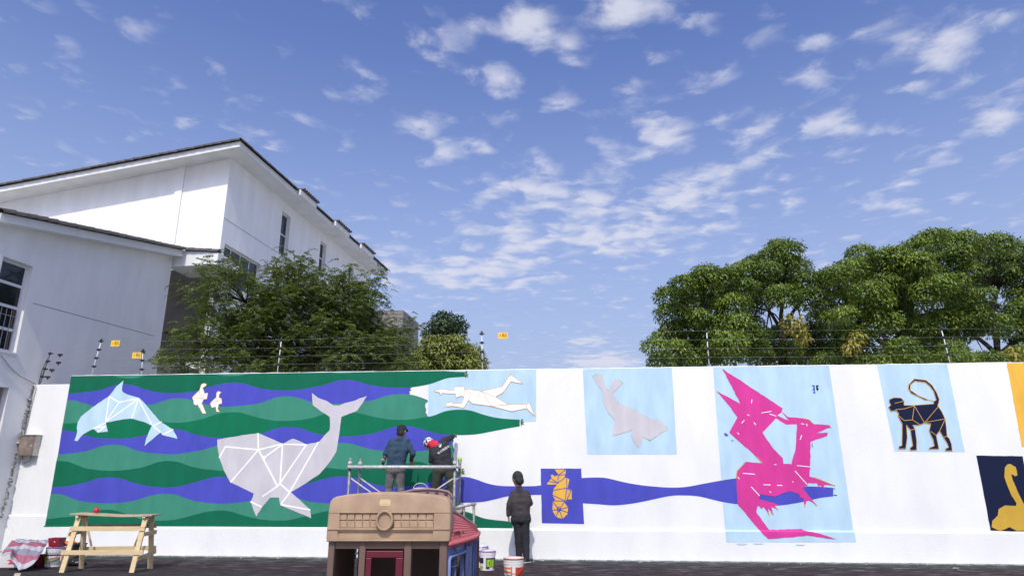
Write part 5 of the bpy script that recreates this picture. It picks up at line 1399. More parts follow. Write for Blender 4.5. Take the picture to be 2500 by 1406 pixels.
# ------------------------------------------------------------------ paint buckets
def arc_patch(mb, c, r0, r1, a0, a1, z0, z1, n=8):
    vs = []
    for i in range(n + 1):
        a = a0 + (a1 - a0) * i / n
        vs += [c + V(r0 * math.cos(a), r0 * math.sin(a), z0), c + V(r1 * math.cos(a), r1 * math.sin(a), z1)]
    mb.add(vs, [(2 * i, 2 * i + 2, 2 * i + 3, 2 * i + 1) for i in range(n)])
def bucket(label, c, r, h, body, rim, paint_m, patches, handle_up=None, name='paint_bucket', group=None):
    c = Vector(c); t = thing(name, label, 'bucket', c, group)
    rb_ = r * .87
    MB().lathe(c, [(0, .001), (rb_ - .01, 0), (rb_, .008), (r * .965, h * .80), (r * .99, h * .802), (r * .99, h * .83), (r * .97, h * .832), (r * .975, h * .88), (r, h * .882), (r, h * .91), (r * .98, h * .912), (r * .985, h * .985), (r * 1.015, h * .987), (r * 1.015, h), (r * .95, h), (r * .93, h * .97), (r * .90, h * .2), (0, h * .19)], 28).build('shell', body, t, smooth=False)
    MB().lathe(c, [(r * .962, h * .995), (r * 1.006, h * 1.004), (r * 1.018, h * .985), (r * 1.02, h * .95), (r * .998, h * .948)], 28).build('rim', rim, t, smooth=True)
    MB().lathe(c, [(0, h * .9), (r * .93, h * .9), (r * .955, h * .96)], 24).build('paint', paint_m, t, smooth=True)
    for (m_, a0, a1, z0, z1) in patches:
        q = MB(); rr = lambda z: rb_ + (r * .965 - rb_) * (z / (h * .8)) + .0025
        arc_patch(q, c, rr(z0), rr(z1), a0, a1, z0, z1); q.build('label_patch', m_, t)
    pts = []; hz_ = h * .86
    for k in range(13):
        a = math.pi * k / 12
        if handle_up is None: pts.append(c + V(-r * 1.03 * math.cos(a), -.06 * math.sin(a) - r * .9 * math.sin(a) * .9, hz_ - .15 * math.sin(a)))
        else: pts.append(c + V(-r * 1.03 * math.cos(a), handle_up * r * math.sin(a), hz_ + r * 1.05 * math.sin(a) * (1 - handle_up * handle_up * .3)))
    MB().tube(pts, .006, 6).build('handle', mat('white_handle', (.7, .7, .7), .5) if handle_up is not None else mat('red_handle', (.42, .05, .02), .5), t, smooth=True)
    return t
M_bw = mat('white_bucket', (.66, .66, .64), .5, var=.05, vscale=6); M_pur = mat('purple_rim', (.30, .03, .36), .45); M_mauv = mat('violet_blue_rim', (.27, .25, .55), .45)
M_lime2 = mat('lime_label', (.30, .52, .03), .5); M_dpur = mat('dark_purple_label', (.045, .012, .05), .5); M_orim = mat('orange_rim', (.55, .12, .04), .5)
M_orl = mat('orange_label', (.62, .18, .05), .5); M_redl = mat('red_label', (.45, .04, .02), .5); M_wl = mat('white_label', (.7, .69, .66), .5); M_blk = mat('black_label', (.02, .02, .02), .5); M_yl = mat('yellow_label', (.65, .42, .05), .5)
A = math.pi
c = gnd(1190, 1391); h = at(1190, 1343, c.y).z
bk = bucket('white paint bucket with purple rim and lime label beside the toy playhouse', c, .146, h, M_bw, M_pur, M_pur,
       [(M_dpur, -A * .95, -A * .66, h * .38, h * .66), (M_dpur, -A * .56, -A * .08, h * .10, h * .66), (M_lime2, -A * .53, -A * .17, h * .22, h * .58), (M_wl, -A * .40, -A * .22, h * .10, h * .18), (M_blk, -A * .43, -A * .40, h * .3, h * .48), (mat('pale_lime', (.45, .48, .12), .5), -A * .92, -A * .70, h * .08, h * .25), (M_blk, -A * .76, -A * .72, h * .14, h * .24)], handle_up=.45)
c2 = gnd(1172, 1384); h2 = at(1176, 1332, c2.y).z
bucket('white paint bucket with violet rim half hidden behind the lime-labelled bucket', c2, .146, h2, M_bw, M_mauv, M_mauv, [(M_dpur, -A * .9, -A * .2, h2 * .3, h2 * .6)], handle_up=-.6)
c3 = at(1254, 1360, 10.9); h3 = c3.z; c3.z = 0
bucket('orange-rimmed paint bucket with striped red label in front of the standing person', c3, .153, h3, M_bw, M_orim, M_orl,
       [(M_orl, -A * .93, -A * .60, h3 * z, h3 * (z + .055)) for z in (.12, .25, .38, .51, .64)] + [(M_redl, -A * .44, -A * .02, h3 * .06, h3 * .70), (M_orl, -A * .60, -A * .55, h3 * .05, h3 * .72), (M_blk, -A * .30, -A * .10, h3 * .08, h3 * .22), (M_yl, -A * .28, -A * .16, h3 * .14, h3 * .30)], handle_up=None)
pz = at(1027, 1190, 14.05)
bucket('white paint bucket standing on the scaffold deck between the two painters', (pz.x, 14.05, PZ), .15, pz.z - PZ, M_bw, mat('pale_rim', (.55, .55, .60), .5), M_bl, [(M_bl, -A * .8, -A * .3, .1, .2)], handle_up=-.5)
# ------------------------------------------------------------------ toy playhouse
YP = 8.0
def K(x, y): return (780 + .164 * x, 1180 + .164 * y)
def pk(x, y, Y=YP): return at(*K(x, y), Y)
M_tan = mat('tan_plastic', (.350, .238, .152), .6, .16, 120, var=.16, vscale=5, detail=9, spec=.35)
M_tanl = mat('pale_label_plastic', (.56, .42, .22), .5)
M_brn = mat('brown_plastic', (.135, .085, .066), .6, .12, 120, var=.10, vscale=2.5, spec=.35)
M_mar = mat('maroon_plastic', (.100, .005, .016), .4, spec=.4)
M_pnk = mat('pink_plastic', (.47, .115, .125), .6, .15, 100, var=.10, vscale=3, spec=.3)
M_mve = mat('mauve_plastic', (.27, .165, .165), .6, .15, 100, var=.10, vscale=3, spec=.3)
M_blu = mat('dusty_blue_plastic', (.130, .165, .330), .55, .12, 100, var=.10, vscale=3, spec=.35)
ph = thing('toy_playhouse', 'tan and brown plastic toy playhouse with pink roof and blue side', 'playhouse', (pk(1000, 1000).x, YP + .6, 0))
out = [(95, 845), (108, 660), (130, 430), (148, 300), (165, 255), (200, 215), (255, 190), (420, 160), (700, 134), (1000, 125), (1400, 140), (1700, 170), (1830, 190), (1890, 215), (1930, 260), (1950, 310), (1955, 430), (1950, 660), (1940, 862)]
hood = MB().prism([pk(x, y) for x, y in out], V(0, .36, 0)).build('hood', M_tan, ph)
bv = hood.modifiers.new('b', 'BEVEL'); bv.width = .022; bv.segments = 4; bv.limit_method = 'ANGLE'; bv.angle_limit = R(60)
cut = []
for (x0, y0, x1, y1, dep) in ((300, 440, 1705, 660, .030), (270, 706, 1690, 808, .022)):
    a, b, c, d = pk(x0, y0), pk(x1, y0), pk(x1, y1), pk(x0, y1)
    co = MB().prism([p + V(0, -.05, 0) for p in (a, b, c, d)], V(0, .05 + dep, 0)).build('cutter', None)
    bo = hood.modifiers.new('c', 'BOOLEAN'); bo.object = co; bo.operation = 'DIFFERENCE'; bo.solver = 'EXACT'; cut.append(co)
apply_mods(hood)
for co in cut: bpy.data.objects.remove(co)
hood.data.polygons.foreach_set('use_smooth', [True] * len(hood.data.polygons))
try: hood.data.set_sharp_from_angle(angle=R(35))
except Exception: pass
# moulded lines across the hood
for (y, x0, x1, r) in ((432, 132, 1954, .004), (680, 108, 1948, .010), (845, 100, 1940, .012)):
    MB().tube([pk(x0 + 10, y, YP - .001), pk((x0 + x1) / 2, y, YP - .001), pk(x1 - 10, y, YP - .001)], r, 8).build('moulding', M_tan, hood, smooth=True)
cols_ = [(310, 410), (425, 525), (540, 640), (652, 752), (766, 862), (1108, 1215), (1230, 1340), (1352, 1460), (1478, 1585), (1600, 1696)]
for (x0, x1) in cols_:
    for (y0, y1) in ((448, 540), (553, 655)):
        MB().prism([pk(x0, y0, YP + .030), pk(x1, y0, YP + .030), pk(x1, y1, YP + .030), pk(x0, y1, YP + .030)], V(0, -.016, 0)).build('moulded_square', M_tan, hood, bevel=.005)
rc = pk(968, 548, YP - .03); rw, rh = .085, .098
ring = MB(); N = 32; M_ = 10; vs = []; fs = []
for i in range(N):
    a = 2 * math.pi * i / N; cen = rc + V(rw * math.cos(a), 0, rh * math.sin(a)); ou = V(math.cos(a), 0, math.sin(a))
    for j in range(M_):
        b = 2 * math.pi * j / M_; vs.append(cen + ou * .017 * math.cos(b) + V(0, -1, 0) * .024 * math.sin(b))
for i in range(N):
    for j in range(M_):
        fs.append((i * M_ + j, ((i + 1) % N) * M_ + j, ((i + 1) % N) * M_ + (j + 1) % M_, i * M_ + (j + 1) % M_))
ring.add(vs, fs); ro_ = ring.build('ring', M_tan, hood, smooth=True)
MB().prism([rc + V(rw * .98 * math.cos(2 * math.pi * k / 28), .05, rh * .98 * math.sin(2 * math.pi * k / 28)) for k in range(28)], V(0, -.035, 0)).build('ring_disc', M_tan, ro_)
MB().prism([rc + V((rw + .012) * math.cos(2 * math.pi * k / 28), .06, (rh + .012) * math.sin(2 * math.pi * k / 28)) for k in range(28)], V(0, -.05, 0)).build('ring_boss', M_tan, ro_)
# little rounded badge with a line of worn print
lb = []
for (x, y, a0) in ((1030, 270, -90), (1030, 300, 0), (925, 300, 90), (925, 270, 180)):
    for k in range(6):
        a = R(a0 + k * 18); p = pk(x, y, YP - .004); lb.append(p + V(.0235 * math.cos(a), 0, -.0235 * math.sin(a)))
bdg = MB().prism(lb, V(0, .01, 0)).build('badge', M_tanl, hood, bevel=.002)
MB().tube([pk(920 + k * 12, 300 + 3 * math.sin(k * 2.1), YP - .006) for k in range(10)], .0012, 5).build('badge_print', mat('worn_print', (.33, .23, .12), .7), bdg)
# posts, lintel, red frame
def pbox(x0, x1, ztop, zbot, y0, y1, name, m, parent=ph, bevel=.010):
    a = pk(x0, 1000).x; b = pk(x1, 1000).x
    return MB().box(((a + b) / 2, (y0 + y1) / 2, (ztop + zbot) / 2), (b - a, y1 - y0, ztop - zbot)).build(name, m, parent, bevel=bevel)
zh = pk(1000, 850).z; zlin = pk(1000, 972, YP + .04).z
for (x0, x1) in ((112, 210), (578, 676), (1250, 1362), (1778, 1898)):
    pbox(x0, x1, zh + .02, 0, YP + .035, YP + .15, 'front_post', M_brn, bevel=.012)
pbox(205, 1790, zh + .015, zlin, YP + .05, YP + .13, 'lintel', M_brn)
zrt = pk(968, 1000, YP + .02).z; zri = pk(968, 1104, YP + .02).z
rf = MB(); xo0, xo1, xi0, xi1 = (pk(v_, 1000).x for v_ in (690, 1244, 775, 1136))
for (a, b, z0, z1) in ((xo0, xo1, zri, zrt), (xo0, xi0, .1, zri), (xi1, xo1, .1, zri)):
    rf.box(((a + b) / 2, YP + .055, (z0 + z1) / 2), (b - a - .001, .07, z1 - z0 - .001))
rf.build('door_frame', M_mar, ph, bevel=.006)
# body: side walls, floor, back, so that the inside is dark
xl, xr = pk(112, 1000).x, pk(1898, 1000).x
zc2 = zh + .03
Yb = YP + 1.25
side = MB(); side.box((xl + .03, YP + .69, zh / 2), (.04, 1.07, zh))
side.build('side_wall', M_brn, ph, bevel=.008)
gx0 = at(858, 1370, Yb).x; gx1 = at(874, 1370, Yb).x
bk_ = MB(); bk_.box(((xl + gx0) / 2, Yb, zh / 2), (gx0 - xl, .05, zh)); bk_.box(((gx1 + xr + .3) / 2, Yb, zh / 2), (xr + .3 - gx1, .05, zh)); bk_.box(((gx0 + gx1) / 2, Yb, zh - .04), (gx1 - gx0, .05, .10)); bk_.box(((gx0 + gx1) / 2, Yb, .15), (gx1 - gx0, .05, .30))
bk_.build('back_wall', M_brn, ph)
MB().box(((xl + xr) / 2, YP + .62, .03), (xr - xl, 1.2, .06)).build('floor', M_brn, ph)
ceil = MB().prism([V(xl, YP + .33, zh + .04), V(xr, YP + .33, zh + .04), V(xr, Yb, zh + .04), V(xl, Yb, zh + .04)], V(0, 0, .04)).build('ceiling', M_mve, ph)
# mauve gable at the back with slots
gy = Yb - .02
go = [(700, 330), (900, 215), (1100, 158), (1275, 125), (1400, 96), (1600, 82), (1800, 95), (1915, 120), (1958, 160), (1972, 250), (1975, 560), (700, 560)]
gab = MB().prism([pk(x, y, gy) for x, y in go], V(0, .07, 0)).build('rear_gable', M_mve, ph, bevel=.012, seg=3)
for (x0, x1, y0, y1) in ((1440, 1492, 128, 190), (1582, 1632, 124, 190), (1722, 1772, 128, 200), (1858, 1908, 148, 240)):
    MB().prism([pk(x0, y0, gy - .004), pk(x1, y0 + 4, gy - .004), pk(x1, y1 + 30, gy - .004), pk(x0, y1 + 30, gy - .004)], V(0, .006, 0)).build('gable_slot', mat('dark_red_slot', (.05, .012, .014), .7), gab)
MB().tube([pk(x, y, gy - .004) for x, y in go[1:10]], .016, 8).build('gable_rim', M_mve, gab, smooth=True)
# pink roof: stepped rows of moulded shingles between the ridge line and the bowed eave
def cur(pts, n):
    c_ = catmull([(p[0], p[1]) for p in pts], 1.0); ys = [p[2] for p in pts]
    out_ = []
    for i in range(n):
        t = i / (n - 1); k = t * (len(pts) - 1); j = min(int(k), len(pts) - 2); fr = k - j
        def cr(ix):
            p0, p1, p2, p3 = pts[max(j - 1, 0)][ix], pts[j][ix], pts[j + 1][ix], pts[min(j + 2, len(pts) - 1)][ix]
            return .5 * (2 * p1 + (-p0 + p2) * fr + (2 * p0 - 5 * p1 + 4 * p2 - p3) * fr ** 2 + (-p0 + 3 * p1 - 3 * p2 + p3) * fr ** 3)
        out_.append(at(cr(0), cr(1), cr(2)))
    return out_
NT = 25
ridge = cur([(1097, 1250, 8.30), (1103, 1249, 8.55), (1132, 1266, 8.95), (1163, 1288, 9.22)], NT)
eave = cur([(1096, 1325, 8.02), (1110, 1322.5, 8.12), (1141, 1314.5, 8.40), (1163, 1306, 8.72), (1169, 1297, 9.12)], NT)
rows = 10; rm = MB(); prevtop = None
for r0 in range(rows):
    s0, s1 = r0 / rows, (r0 + 1) / rows
    A_ = [ridge[i] + (eave[i] - ridge[i]) * s0 + V(0, 0, .001) for i in range(NT)]
    B_ = [ridge[i] + (eave[i] - ridge[i]) * s1 + V(0, 0, .011) for i in range(NT)]
    C_ = [ridge[i] + (eave[i] - ridge[i]) * s1 - V(0, 0, .0) for i in range(NT)]
    vs = A_ + B_ + C_
    rm.add(vs, [(i, i + 1, NT + i + 1, NT + i) for i in range(NT - 1)] + [(NT + i, NT + i + 1, 2 * NT + i + 1, 2 * NT + i) for i in range(NT - 1)])
rm.add([p - V(0, 0, .05) for p in ridge] + [p - V(0, 0, .05) for p in eave], [(i, NT + i, NT + i + 1, i + 1) for i in range(NT - 1)])
proof = rm.build('roof', M_pnk, ph)
nub = MB()
for i in range(2 * NT):
    t = i / (2 * NT - 1) * (NT - 1); j = min(int(t), NT - 2); p = eave[j] + (eave[j + 1] - eave[j]) * (t - j); q = ridge[j]
    for s_ in (.05, .16, .27, .38, .49, .6, .71):
        if (i + int(s_ * 20)) % 2: continue
        c = p + (q - p) * s_
        nub.box(c + V(0, 0, .012), (.005, .012, .006))
nub.build('shingle_joints', mat('pink_joint', (.26, .055, .06), .7), proof)
MB().tube([p + V(0, 0, -.012) for p in eave], .026, 8).build('eave_rim', M_pnk, proof, smooth=True)
MB().tube([p + V(0, 0, .012) for p in ridge] , .022, 8).build('ridge_rim', M_mve, proof, smooth=True)
# dry leaves caught on the roof
dl_ = MB(); cc = ridge[8] + (eave[8] - ridge[8]) * .80
for k in range(46):
    p = cc + V(random.gauss(0, .045), random.gauss(0, .05), .016 + abs(random.gauss(0, .010)))
    a = Vector((random.uniform(-1, 1), random.uniform(-1, 1), random.uniform(-.2, .9))).normalized() * random.uniform(.014, .03); b = a.orthogonal().normalized() * random.uniform(.004, .010)
    dl_.add([p - a, p + b, p + a, p - b], [(0, 1, 2, 3)])
o = dl_.build('dry_leaves', mat('dry_leaf', (.045, .020, .010), .9)); tag(o, 'clump of dry brown leaves lying on the pink toy roof', 'leaves', kind='stuff')
# blue side walls below the roof
def inset(p, k=.06): return p + Vector((-1.0, .35, 0)).normalized() * k
fp = [inset(eave[i], .05) for i in (2, 9, 16, 21, 24)]
pts2 = [Vector((p.x, p.y, 0)) for p in fp]; zt2 = [p.z - .03 for p in fp]
for k in range(4):
    a, b = pts2[k], pts2[k + 1]; dv = (b - a); L = dv.length; dv.normalize(); nv = Vector((dv.y, -dv.x, 0))
    def bp(s, z, off=0.0, a=a, dv=dv, nv=nv): return a + dv * s + nv * off + V(0, 0, z)
    zt_ = lambda s, k=k, L=L: zt2[k] + (zt2[k + 1] - zt2[k]) * s / L
    hs = []
    if k == 0: hs = [(.07, L - .01, .25, .70)]
    if k == 1: hs = [(.0, L * .55, .25, .70)]
    w_ = wall_holes(bp, 0, L, zt_, hs, .05, M_blu, 'side_panel', ph)
    if k >= 1:
        MB().tube([bp(L * .62, .2, .012), bp(L * .62, zt_(L * .62) - .03, .012)], .012, 6).build('panel_rib', M_blu, w_, smooth=True)
    MB().box(bp(L - .02, zt_(L) - .05, .018), (.05, .05, .045)).build('lug', M_blu, w_, bevel=.008)
    MB().tube([bp(0, zt_(0) - .015, .012), bp(L, zt_(L) - .015, .012)], .014, 6).build('top_band', M_blu, w_, smooth=True)
    MB().tube([bp(L * (.9 if k else .5), .60, .008), bp(L, .60, .008)], .006, 6).build('panel_rib', M_blu, w_)
a, b = pts2[0], pts2[1]; dv = (pts2[2] - a).normalized(); nv = Vector((dv.y, -dv.x, 0)); Ld = (b - a).length + (pts2[2] - b).length * .55
fr = MB()
q0, q1 = a + (b - a) * .12 + nv * .03, b + (pts2[2] - b) * .55 + nv * .03
fr.tube([Vector((q0.x, q0.y, 0)), Vector((q0.x, q0.y, .68)), Vector((q0.x, q0.y, .705)) + dv * .03, Vector((q1.x, q1.y, .735)) - dv * .03, Vector((q1.x, q1.y, .71)), Vector((q1.x, q1.y, 0))], .020, 8)
fr.build('door_hoop', M_blu, ph, smooth=True)

# ------------------------------------------------------------------ wooden trestle table
tt = thing('wooden_trestle', 'raw pine trestle bench with a warped top board in front of the mural', 'trestle', gnd(262, 1392))
def Zt(x, y): return (140 + x * 260 / 2077, 1230 + y * 260 / 2077)
yf, yb = gnd(238, 1397.5).y, gnd(280, 1387).y
yt_ = (yf + yb) / 2
ztop_ = at(*Zt(1150, 175), yt_).z
def legp(xb_, yb_, xt, yt, Yb_, Yt_, name='leg', w=.085, t=.035):
    b = at(*Zt(xb_, yb_), Yb_); b.z = 0; a = at(*Zt(xt, yt), Yt_); a.z = ztop_ - .035
    return MB().beam(b, a, t, w, side=(0, 1, 0)).build(name, M_wood, tt, bevel=.003), b, a
l1, b1, a1 = legp(85, 1335, 440, 190, yf, yt_ - .09)
l2, b2, a2 = legp(1450, 1335, 1740, 200, yf, yt_ - .09)
l3, b3, a3 = legp(460, 1255, 545, 200, yb, yt_ + .09)
l4, b4, a4 = legp(1812, 1255, 1840, 230, yb, yt_ + .09)
# warped top board
n = 18; tv = []; xa_, xb2 = at(*Zt(360, 160), yt_).x, at(*Zt(1945, 160), yt_).x
for i in range(n + 1):
    t = i / n; x = xa_ + (xb2 - xa_) * t; z = ztop_ - .035 + .014 * math.cos(t * math.pi * 1.6) - .012 * t
    tv += [V(x, yt_ - .17, z), V(x, yt_ + .17, z + .006), V(x, yt_ + .17, z + .028), V(x, yt_ - .17, z + .022)]
tf = []
for i in range(n):
    for k in range(4):
        tf.append((i * 4 + k, i * 4 + (k + 1) % 4, (i + 1) * 4 + (k + 1) % 4, (i + 1) * 4 + k))
tf += [(0, 1, 2, 3), tuple(n * 4 + k for k in (3, 2, 1, 0))]
MB().add(tv, tf).build('top_board', M_woodd, tt, bevel=.002)
def bar2(a, b, w=.075, t=.022, name='rail', m=M_wood):
    return MB().beam(a, b, w, t, side=(0, 0, 1)).build(name, m, tt, bevel=.002)
def lerp(a, b, z): return a + (b - a) * ((z - a.z) / (b.z - a.z))
zu = at(*Zt(900, 480), yt_ - .2).z; zl_ = at(*Zt(900, 935), yf + .1).z
ex = V(.075, 0, 0)
for z, e0, e1 in ((zu, -.075, .05), (zl_, -.10, .13)):
    p, q = lerp(b1, a1, z), lerp(b2, a2, z); o_ = V(0, -.034, 0)
    bar2(p + o_ + V(e0, 0, 0), q + o_ + V(e1, 0, 0))
    p, q = lerp(b3, a3, z + .01), lerp(b4, a4, z + .03); o_ = V(0, .034, 0)
    bar2(p + o_ - ex, q + o_ + ex, m=M_woodd if z == zu else M_wood)
for (bf, af, bb, ab, zA_, zB_, sx) in ((b1, a1, b3, a3, zu - .09, zu - .07, -.06), (b2, a2, b4, a4, zu - .09, zu - .08, .06), (b1, a1, b3, a3, zl_ - .09, zl_ - .06, -.06), (b2, a2, b4, a4, zl_ - .10, zl_ - .03, .06)):
    bar2(lerp(bf, af, zA_) + V(sx, -.06, 0), lerp(bb, ab, zB_) + V(sx, .06, 0), .07, .020, 'side_rail')
for (a_, sgn) in ((a1, 1), (a2, -1)):
    p = a_ + V(.05 * sgn, .09, -.03)
    bar2(p, p + V(.16 * sgn, .06, -.50), .03, .03, 'strut')
for a_ in (a1, a2): MB().box((a_.x, yt_, ztop_ - .055), (.05, .34, .04)).build('cleat', M_wood, tt, bevel=.002)
c = at(*Zt(768, 95), yt_); c.z = ztop_ + .048
o = MB(); ell(o, c, ((.050, 0, 0), (0, .050, 0), (0, 0, .046)), 20)
bl_ = o.build('red_ball', mat('red_plastic_ball', (.50, .012, .035), .45), None, smooth=True); tag(bl_, 'small red ball lying on the pine trestle top', 'ball')

# ------------------------------------------------------------------ paint gear piled by the left wall
M_redp = mat('crimson_pot', (.23, .008, .018), .45); M_ornp = mat('orange_paint', (.70, .17, .03), .5)
c = gnd(131, 1382); h = at(131, 1334, c.y).z
bucket('white paint bucket with purple rim and blue stripes under the striped tarpaulin', c, .165, h, M_bw, M_pur, M_pur,
       [(mat('blue_stripe', (.16, .24, .50), .5), -A * .95, -A * .05, h * .70, h * .74), (M_dpur, -A * .9, -A * .05, h * .58, h * .66), (M_lime2, -A * .95, -A * .60, h * .18, h * .56), (mat('grey_smear', (.30, .29, .27), .8), -A * .5, -A * .1, h * .12, h * .5)], None)
def pot(label, c, r, h, m, inner, name='paint_pot', taper=.8):
    c = Vector(c); t = thing(name, label, 'pot', c)
    MB().lathe(c, [(0, .001), (r * taper - .01, 0), (r * taper, .01), (r, h), (r + .012, h), (r + .012, h - .012), (r - .006, h - .005), (r * taper, h * .4), (0, h * .4)], 22).build('shell', m, t)
    MB().lathe(c, [(0, h * .75), (r * .95, h * .75)], 20).build('paint', inner, t)
    return t
c = gnd(97, 1381); pot('dark red paint pot with orange paint beside the tarpaulin', c, .115, .20, M_redp, M_ornp)
c = gnd(92, 1372); 
tp = at(138, 1327, gnd(131, 1382).y + .05)
sq = thing('square_can', 'crimson square paint can standing on the purple-rimmed bucket', 'can', (tp.x, tp.y, h * 1.0))
zc0 = at(131, 1334, gnd(131, 1382).y).z + .004
MB().add([V(tp.x + a * .085, tp.y + b * .085, zc0) for a, b in ((-1, -1), (1, -1), (1, 1), (-1, 1))] + [V(tp.x + a * .105, tp.y + b * .105, zc0 + .15) for a, b in ((-1, -1), (1, -1), (1, 1), (-1, 1))] + [V(tp.x + a * .09, tp.y + b * .09, zc0 + .10) for a, b in ((-1, -1), (1, -1), (1, 1), (-1, 1))] ,
         [(3, 2, 1, 0), (0, 1, 5, 4), (1, 2, 6, 5), (2, 3, 7, 6), (3, 0, 4, 7), (8, 9, 10, 11), (4, 5, 9, 8), (5, 6, 10, 9), (6, 7, 11, 10), (7, 4, 8, 11)]).build('can_body', M_redp, sq)
MB().add([V(tp.x + .02 * math.cos(2 * A * k / 10) * (1 if k % 2 else .45) + .02, tp.y - .0975, zc0 + .09 + .02 * math.sin(2 * A * k / 10) * (1 if k % 2 else .45)) for k in range(10)], [tuple(range(10))]).build('paint_splash', M_wl, sq)
# orange rag over a black tub
c = gnd(176, 1372); tub = pot('black plastic tub behind the pine trestle leg', c, .20, .34, M_black, mat('tub_inside', (.05, .05, .05), .8), 'plastic_tub', .82)
rg = MB(); nx, ny = 14, 10; rc_ = at(165, 1326, c.y - .05)
for j in range(ny):
    for i in range(nx):
        u, v_ = i / (nx - 1) - .5, j / (ny - 1) - .5
        rg.v.append((c.x - .10 + u * .30, c.y - .03 + v_ * .26, .352 + .045 * math.exp(-8 * (u * u + v_ * v_)) + .015 * math.sin(u * 22 + v_ * 9) + random.uniform(-.004, .004)))
rg.f = [(j * nx + i, j * nx + i + 1, (j + 1) * nx + i + 1, (j + 1) * nx + i) for j in range(ny - 1) for i in range(nx - 1)]
o = rg.build('cleaning_rag', mat('orange_rag', (.68, .16, .035), .9, .3, 60, var=.25, vscale=8), None, smooth=True); o.modifiers.new('s', 'SOLIDIFY').thickness = .008
tag(o, 'crumpled orange rag on the black tub', 'rag')
c = gnd(182, 1380)
bag = MB(); ell(bag, V(c.x, c.y, .06), ((.20, 0, 0), (0, .12, 0), (0, 0, .075))); ell(bag, V(c.x + .1, c.y - .03, .05), ((.12, .02, 0), (0, .10, 0), (0, 0, .06)))
o = organic(bag, 'plastic_bag', mat('black_bag', (.014, .012, .014), .3, .8, 18), None, .012, 2, .05); tag(o, 'crumpled black plastic bag on the ground behind the trestle', 'bag')
# white carton with red print
c = gnd(30, 1385); cb = thing('carton', 'white carton with red print at the foot of the striped tarpaulin', 'carton', c)
M_ct = mat('white_carton', (.60, .59, .57), .8, .2, 40, var=.08)
MB().box((c.x, c.y + .17, .135), (.50, .32, .27), .04).build('carton_box', M_ct, cb, bevel=.006)
MB().add([V(c.x + a, c.y + .006 + a * .04, b) for a, b in ((-.10, .06), (.10, .055), (.14, .10), (.12, .17), (.03, .175), (-.02, .14), (-.13, .13), (-.06, .105))], [tuple(range(8))]).build('red_print', mat('carton_red', (.55, .06, .10), .8), cb)
c4 = gnd(3, 1378); pot('white plastic tub beside the white carton', c4, .13, .26, M_bw, M_wl, 'plastic_tub', .9)
# striped woven tarpaulin thrown over it all
nx, ny = 46, 34
def tarp_pt(u, v):
    Yw = 13.75 - 1.15 * v
    top_l, top_r = at(40, 1319, 13.75), at(124, 1317, 13.75); fl_, fr_ = at(2, 1352, 12.62), at(97, 1350, 12.66)
    p = (top_l * (1 - u) + top_r * u) * (1 - v) + (fl_ * (1 - u) + fr_ * u) * v
    p.z += .07 * math.sin(math.pi * v) * (.6 + .4 * math.sin(3.1 * u + 1))
    p.z += .016 * math.sin(7 * u + 5 * v) + .012 * math.sin(17 * v - 11 * u + 1.3) + .010 * abs(math.sin(21 * u + 13 * v)) + .007 * math.sin(39 * v - 27 * u)
    p.y += .02 * math.sin(12 * u + 3)
    if v > .72:                                                   # the front corner hangs to the ground
        w = max(0, 1 - abs(u - .62) / .36); k = (v - .72) / .28
        p.z -= w ** .35 * k * .26; p.y -= w * k * .05
    p.z = max(p.z, .02 + .01 * math.sin(20 * u))
    return p
tm = MB()
for j in range(ny):
    for i in range(nx): tm.v.append(tuple(tarp_pt(i / (nx - 1), j / (ny - 1))))
tm.f = [(j * nx + i, j * nx + i + 1, (j + 1) * nx + i + 1, (j + 1) * nx + i) for j in range(ny - 1) for i in range(nx - 1)]
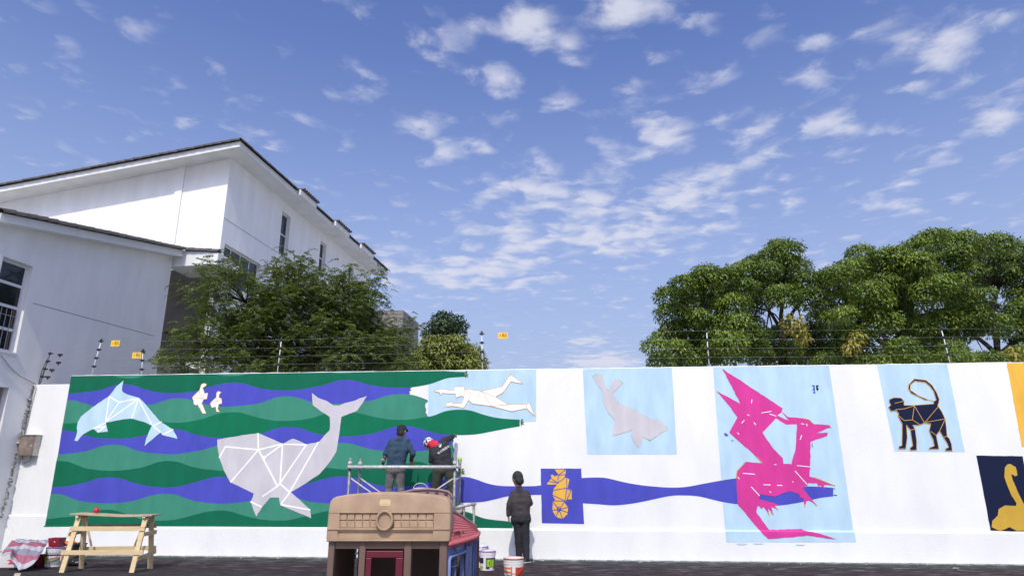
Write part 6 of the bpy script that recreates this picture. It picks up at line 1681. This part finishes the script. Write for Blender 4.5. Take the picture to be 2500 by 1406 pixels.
def tarp_material():
    m = bpy.data.materials.new('striped_tarpaulin'); m.use_nodes = True; nt = m.node_tree; bs = nt.nodes['Principled BSDF']; bs.inputs['Roughness'].default_value = .6
    uvn = nt.nodes.new('ShaderNodeUVMap'); uvn.uv_map = 'weave'
    sp_ = nt.nodes.new('ShaderNodeSeparateXYZ'); nt.links.new(uvn.outputs[0], sp_.inputs[0])
    def ramp(src, stops):
        r = nt.nodes.new('ShaderNodeValToRGB'); r.color_ramp.interpolation = 'CONSTANT'
        while len(r.color_ramp.elements) < len(stops): r.color_ramp.elements.new(.5)
        for e, (p, c_) in zip(r.color_ramp.elements, stops): e.position = p; e.color = (*c_, 1)
        nt.links.new(src, r.inputs[0]); return r.outputs[0]
    w, rd, gy_, bl2 = (.37, .355, .385), (.29, .085, .125), (.20, .19, .235), (.15, .15, .22)
    a = ramp(sp_.outputs[1], [(0, gy_), (.10, w), (.20, bl2), (.24, w), (.42, rd), (.66, w), (.76, gy_), (.84, rd), (.93, w)])
    b = ramp(sp_.outputs[0], [(0, (1, 1, 1)), (.28, (.72, .72, .8)), (.36, (1, 1, 1)), (.62, (.8, .78, .84)), (.70, (1, 1, 1)), (.9, (.7, .7, .76))])
    mx = nt.nodes.new('ShaderNodeMix'); mx.data_type = 'RGBA'; mx.blend_type = 'MULTIPLY'; mx.inputs['Factor'].default_value = 1
    nt.links.new(a, mx.inputs['A']); nt.links.new(b, mx.inputs['B']); nt.links.new(mx.outputs['Result'], bs.inputs['Base Color'])
    return m
to_ = tm.build('tarpaulin', tarp_material(), None, smooth=True)
uvl = to_.data.uv_layers.new(name='weave')
for lp in to_.data.loops:
    vi = lp.vertex_index; uvl.data[lp.index].uv = ((vi % nx) / (nx - 1), (vi // nx) / (ny - 1))
to_.modifiers.new('s', 'SOLIDIFY').thickness = .006
tag(to_, 'striped red, white and grey tarpaulin thrown over paint gear by the side wall', 'tarpaulin')
# plaster crumbs and a scrap of torn paper at the foot of the wall
cr = MB()
for k in range(260):
    u = random.uniform(U0, 9.5); d_ = PL + abs(random.gauss(0.02, .16)); s_ = random.uniform(.004, .018)
    p = wpt(u, 0, d_); cr.box(V(p.x, p.y, s_ * .4), (s_ * 1.6, s_ * 1.2, s_ * .8), random.uniform(0, 3))
o = cr.build('plaster_crumbs', mat('plaster_crumb', (.5, .5, .48), .95)); tag(o, 'white plaster crumbs scattered along the foot of the wall', 'crumbs', kind='stuff')
c = gnd(2337, 1390); ps = MB()
for k in range(9):
    a = random.uniform(0, 6.28); p = V(c.x + random.gauss(0, .05), c.y + random.gauss(0, .04), .008 + random.random() * .02)
    ps.add([p + V(math.cos(a + q) * random.uniform(.015, .04), math.sin(a + q) * random.uniform(.01, .03), random.uniform(0, .02)) for q in (0, 1.6, 3.1, 4.7)], [(0, 1, 2, 3)])
o = ps.build('paper_scraps', mat('paper_scrap', (.45, .46, .36), .9, color2=(.55, .54, .50), vscale=20)); tag(o, 'torn pale paper scraps on the ground below the plain wall', 'scraps')
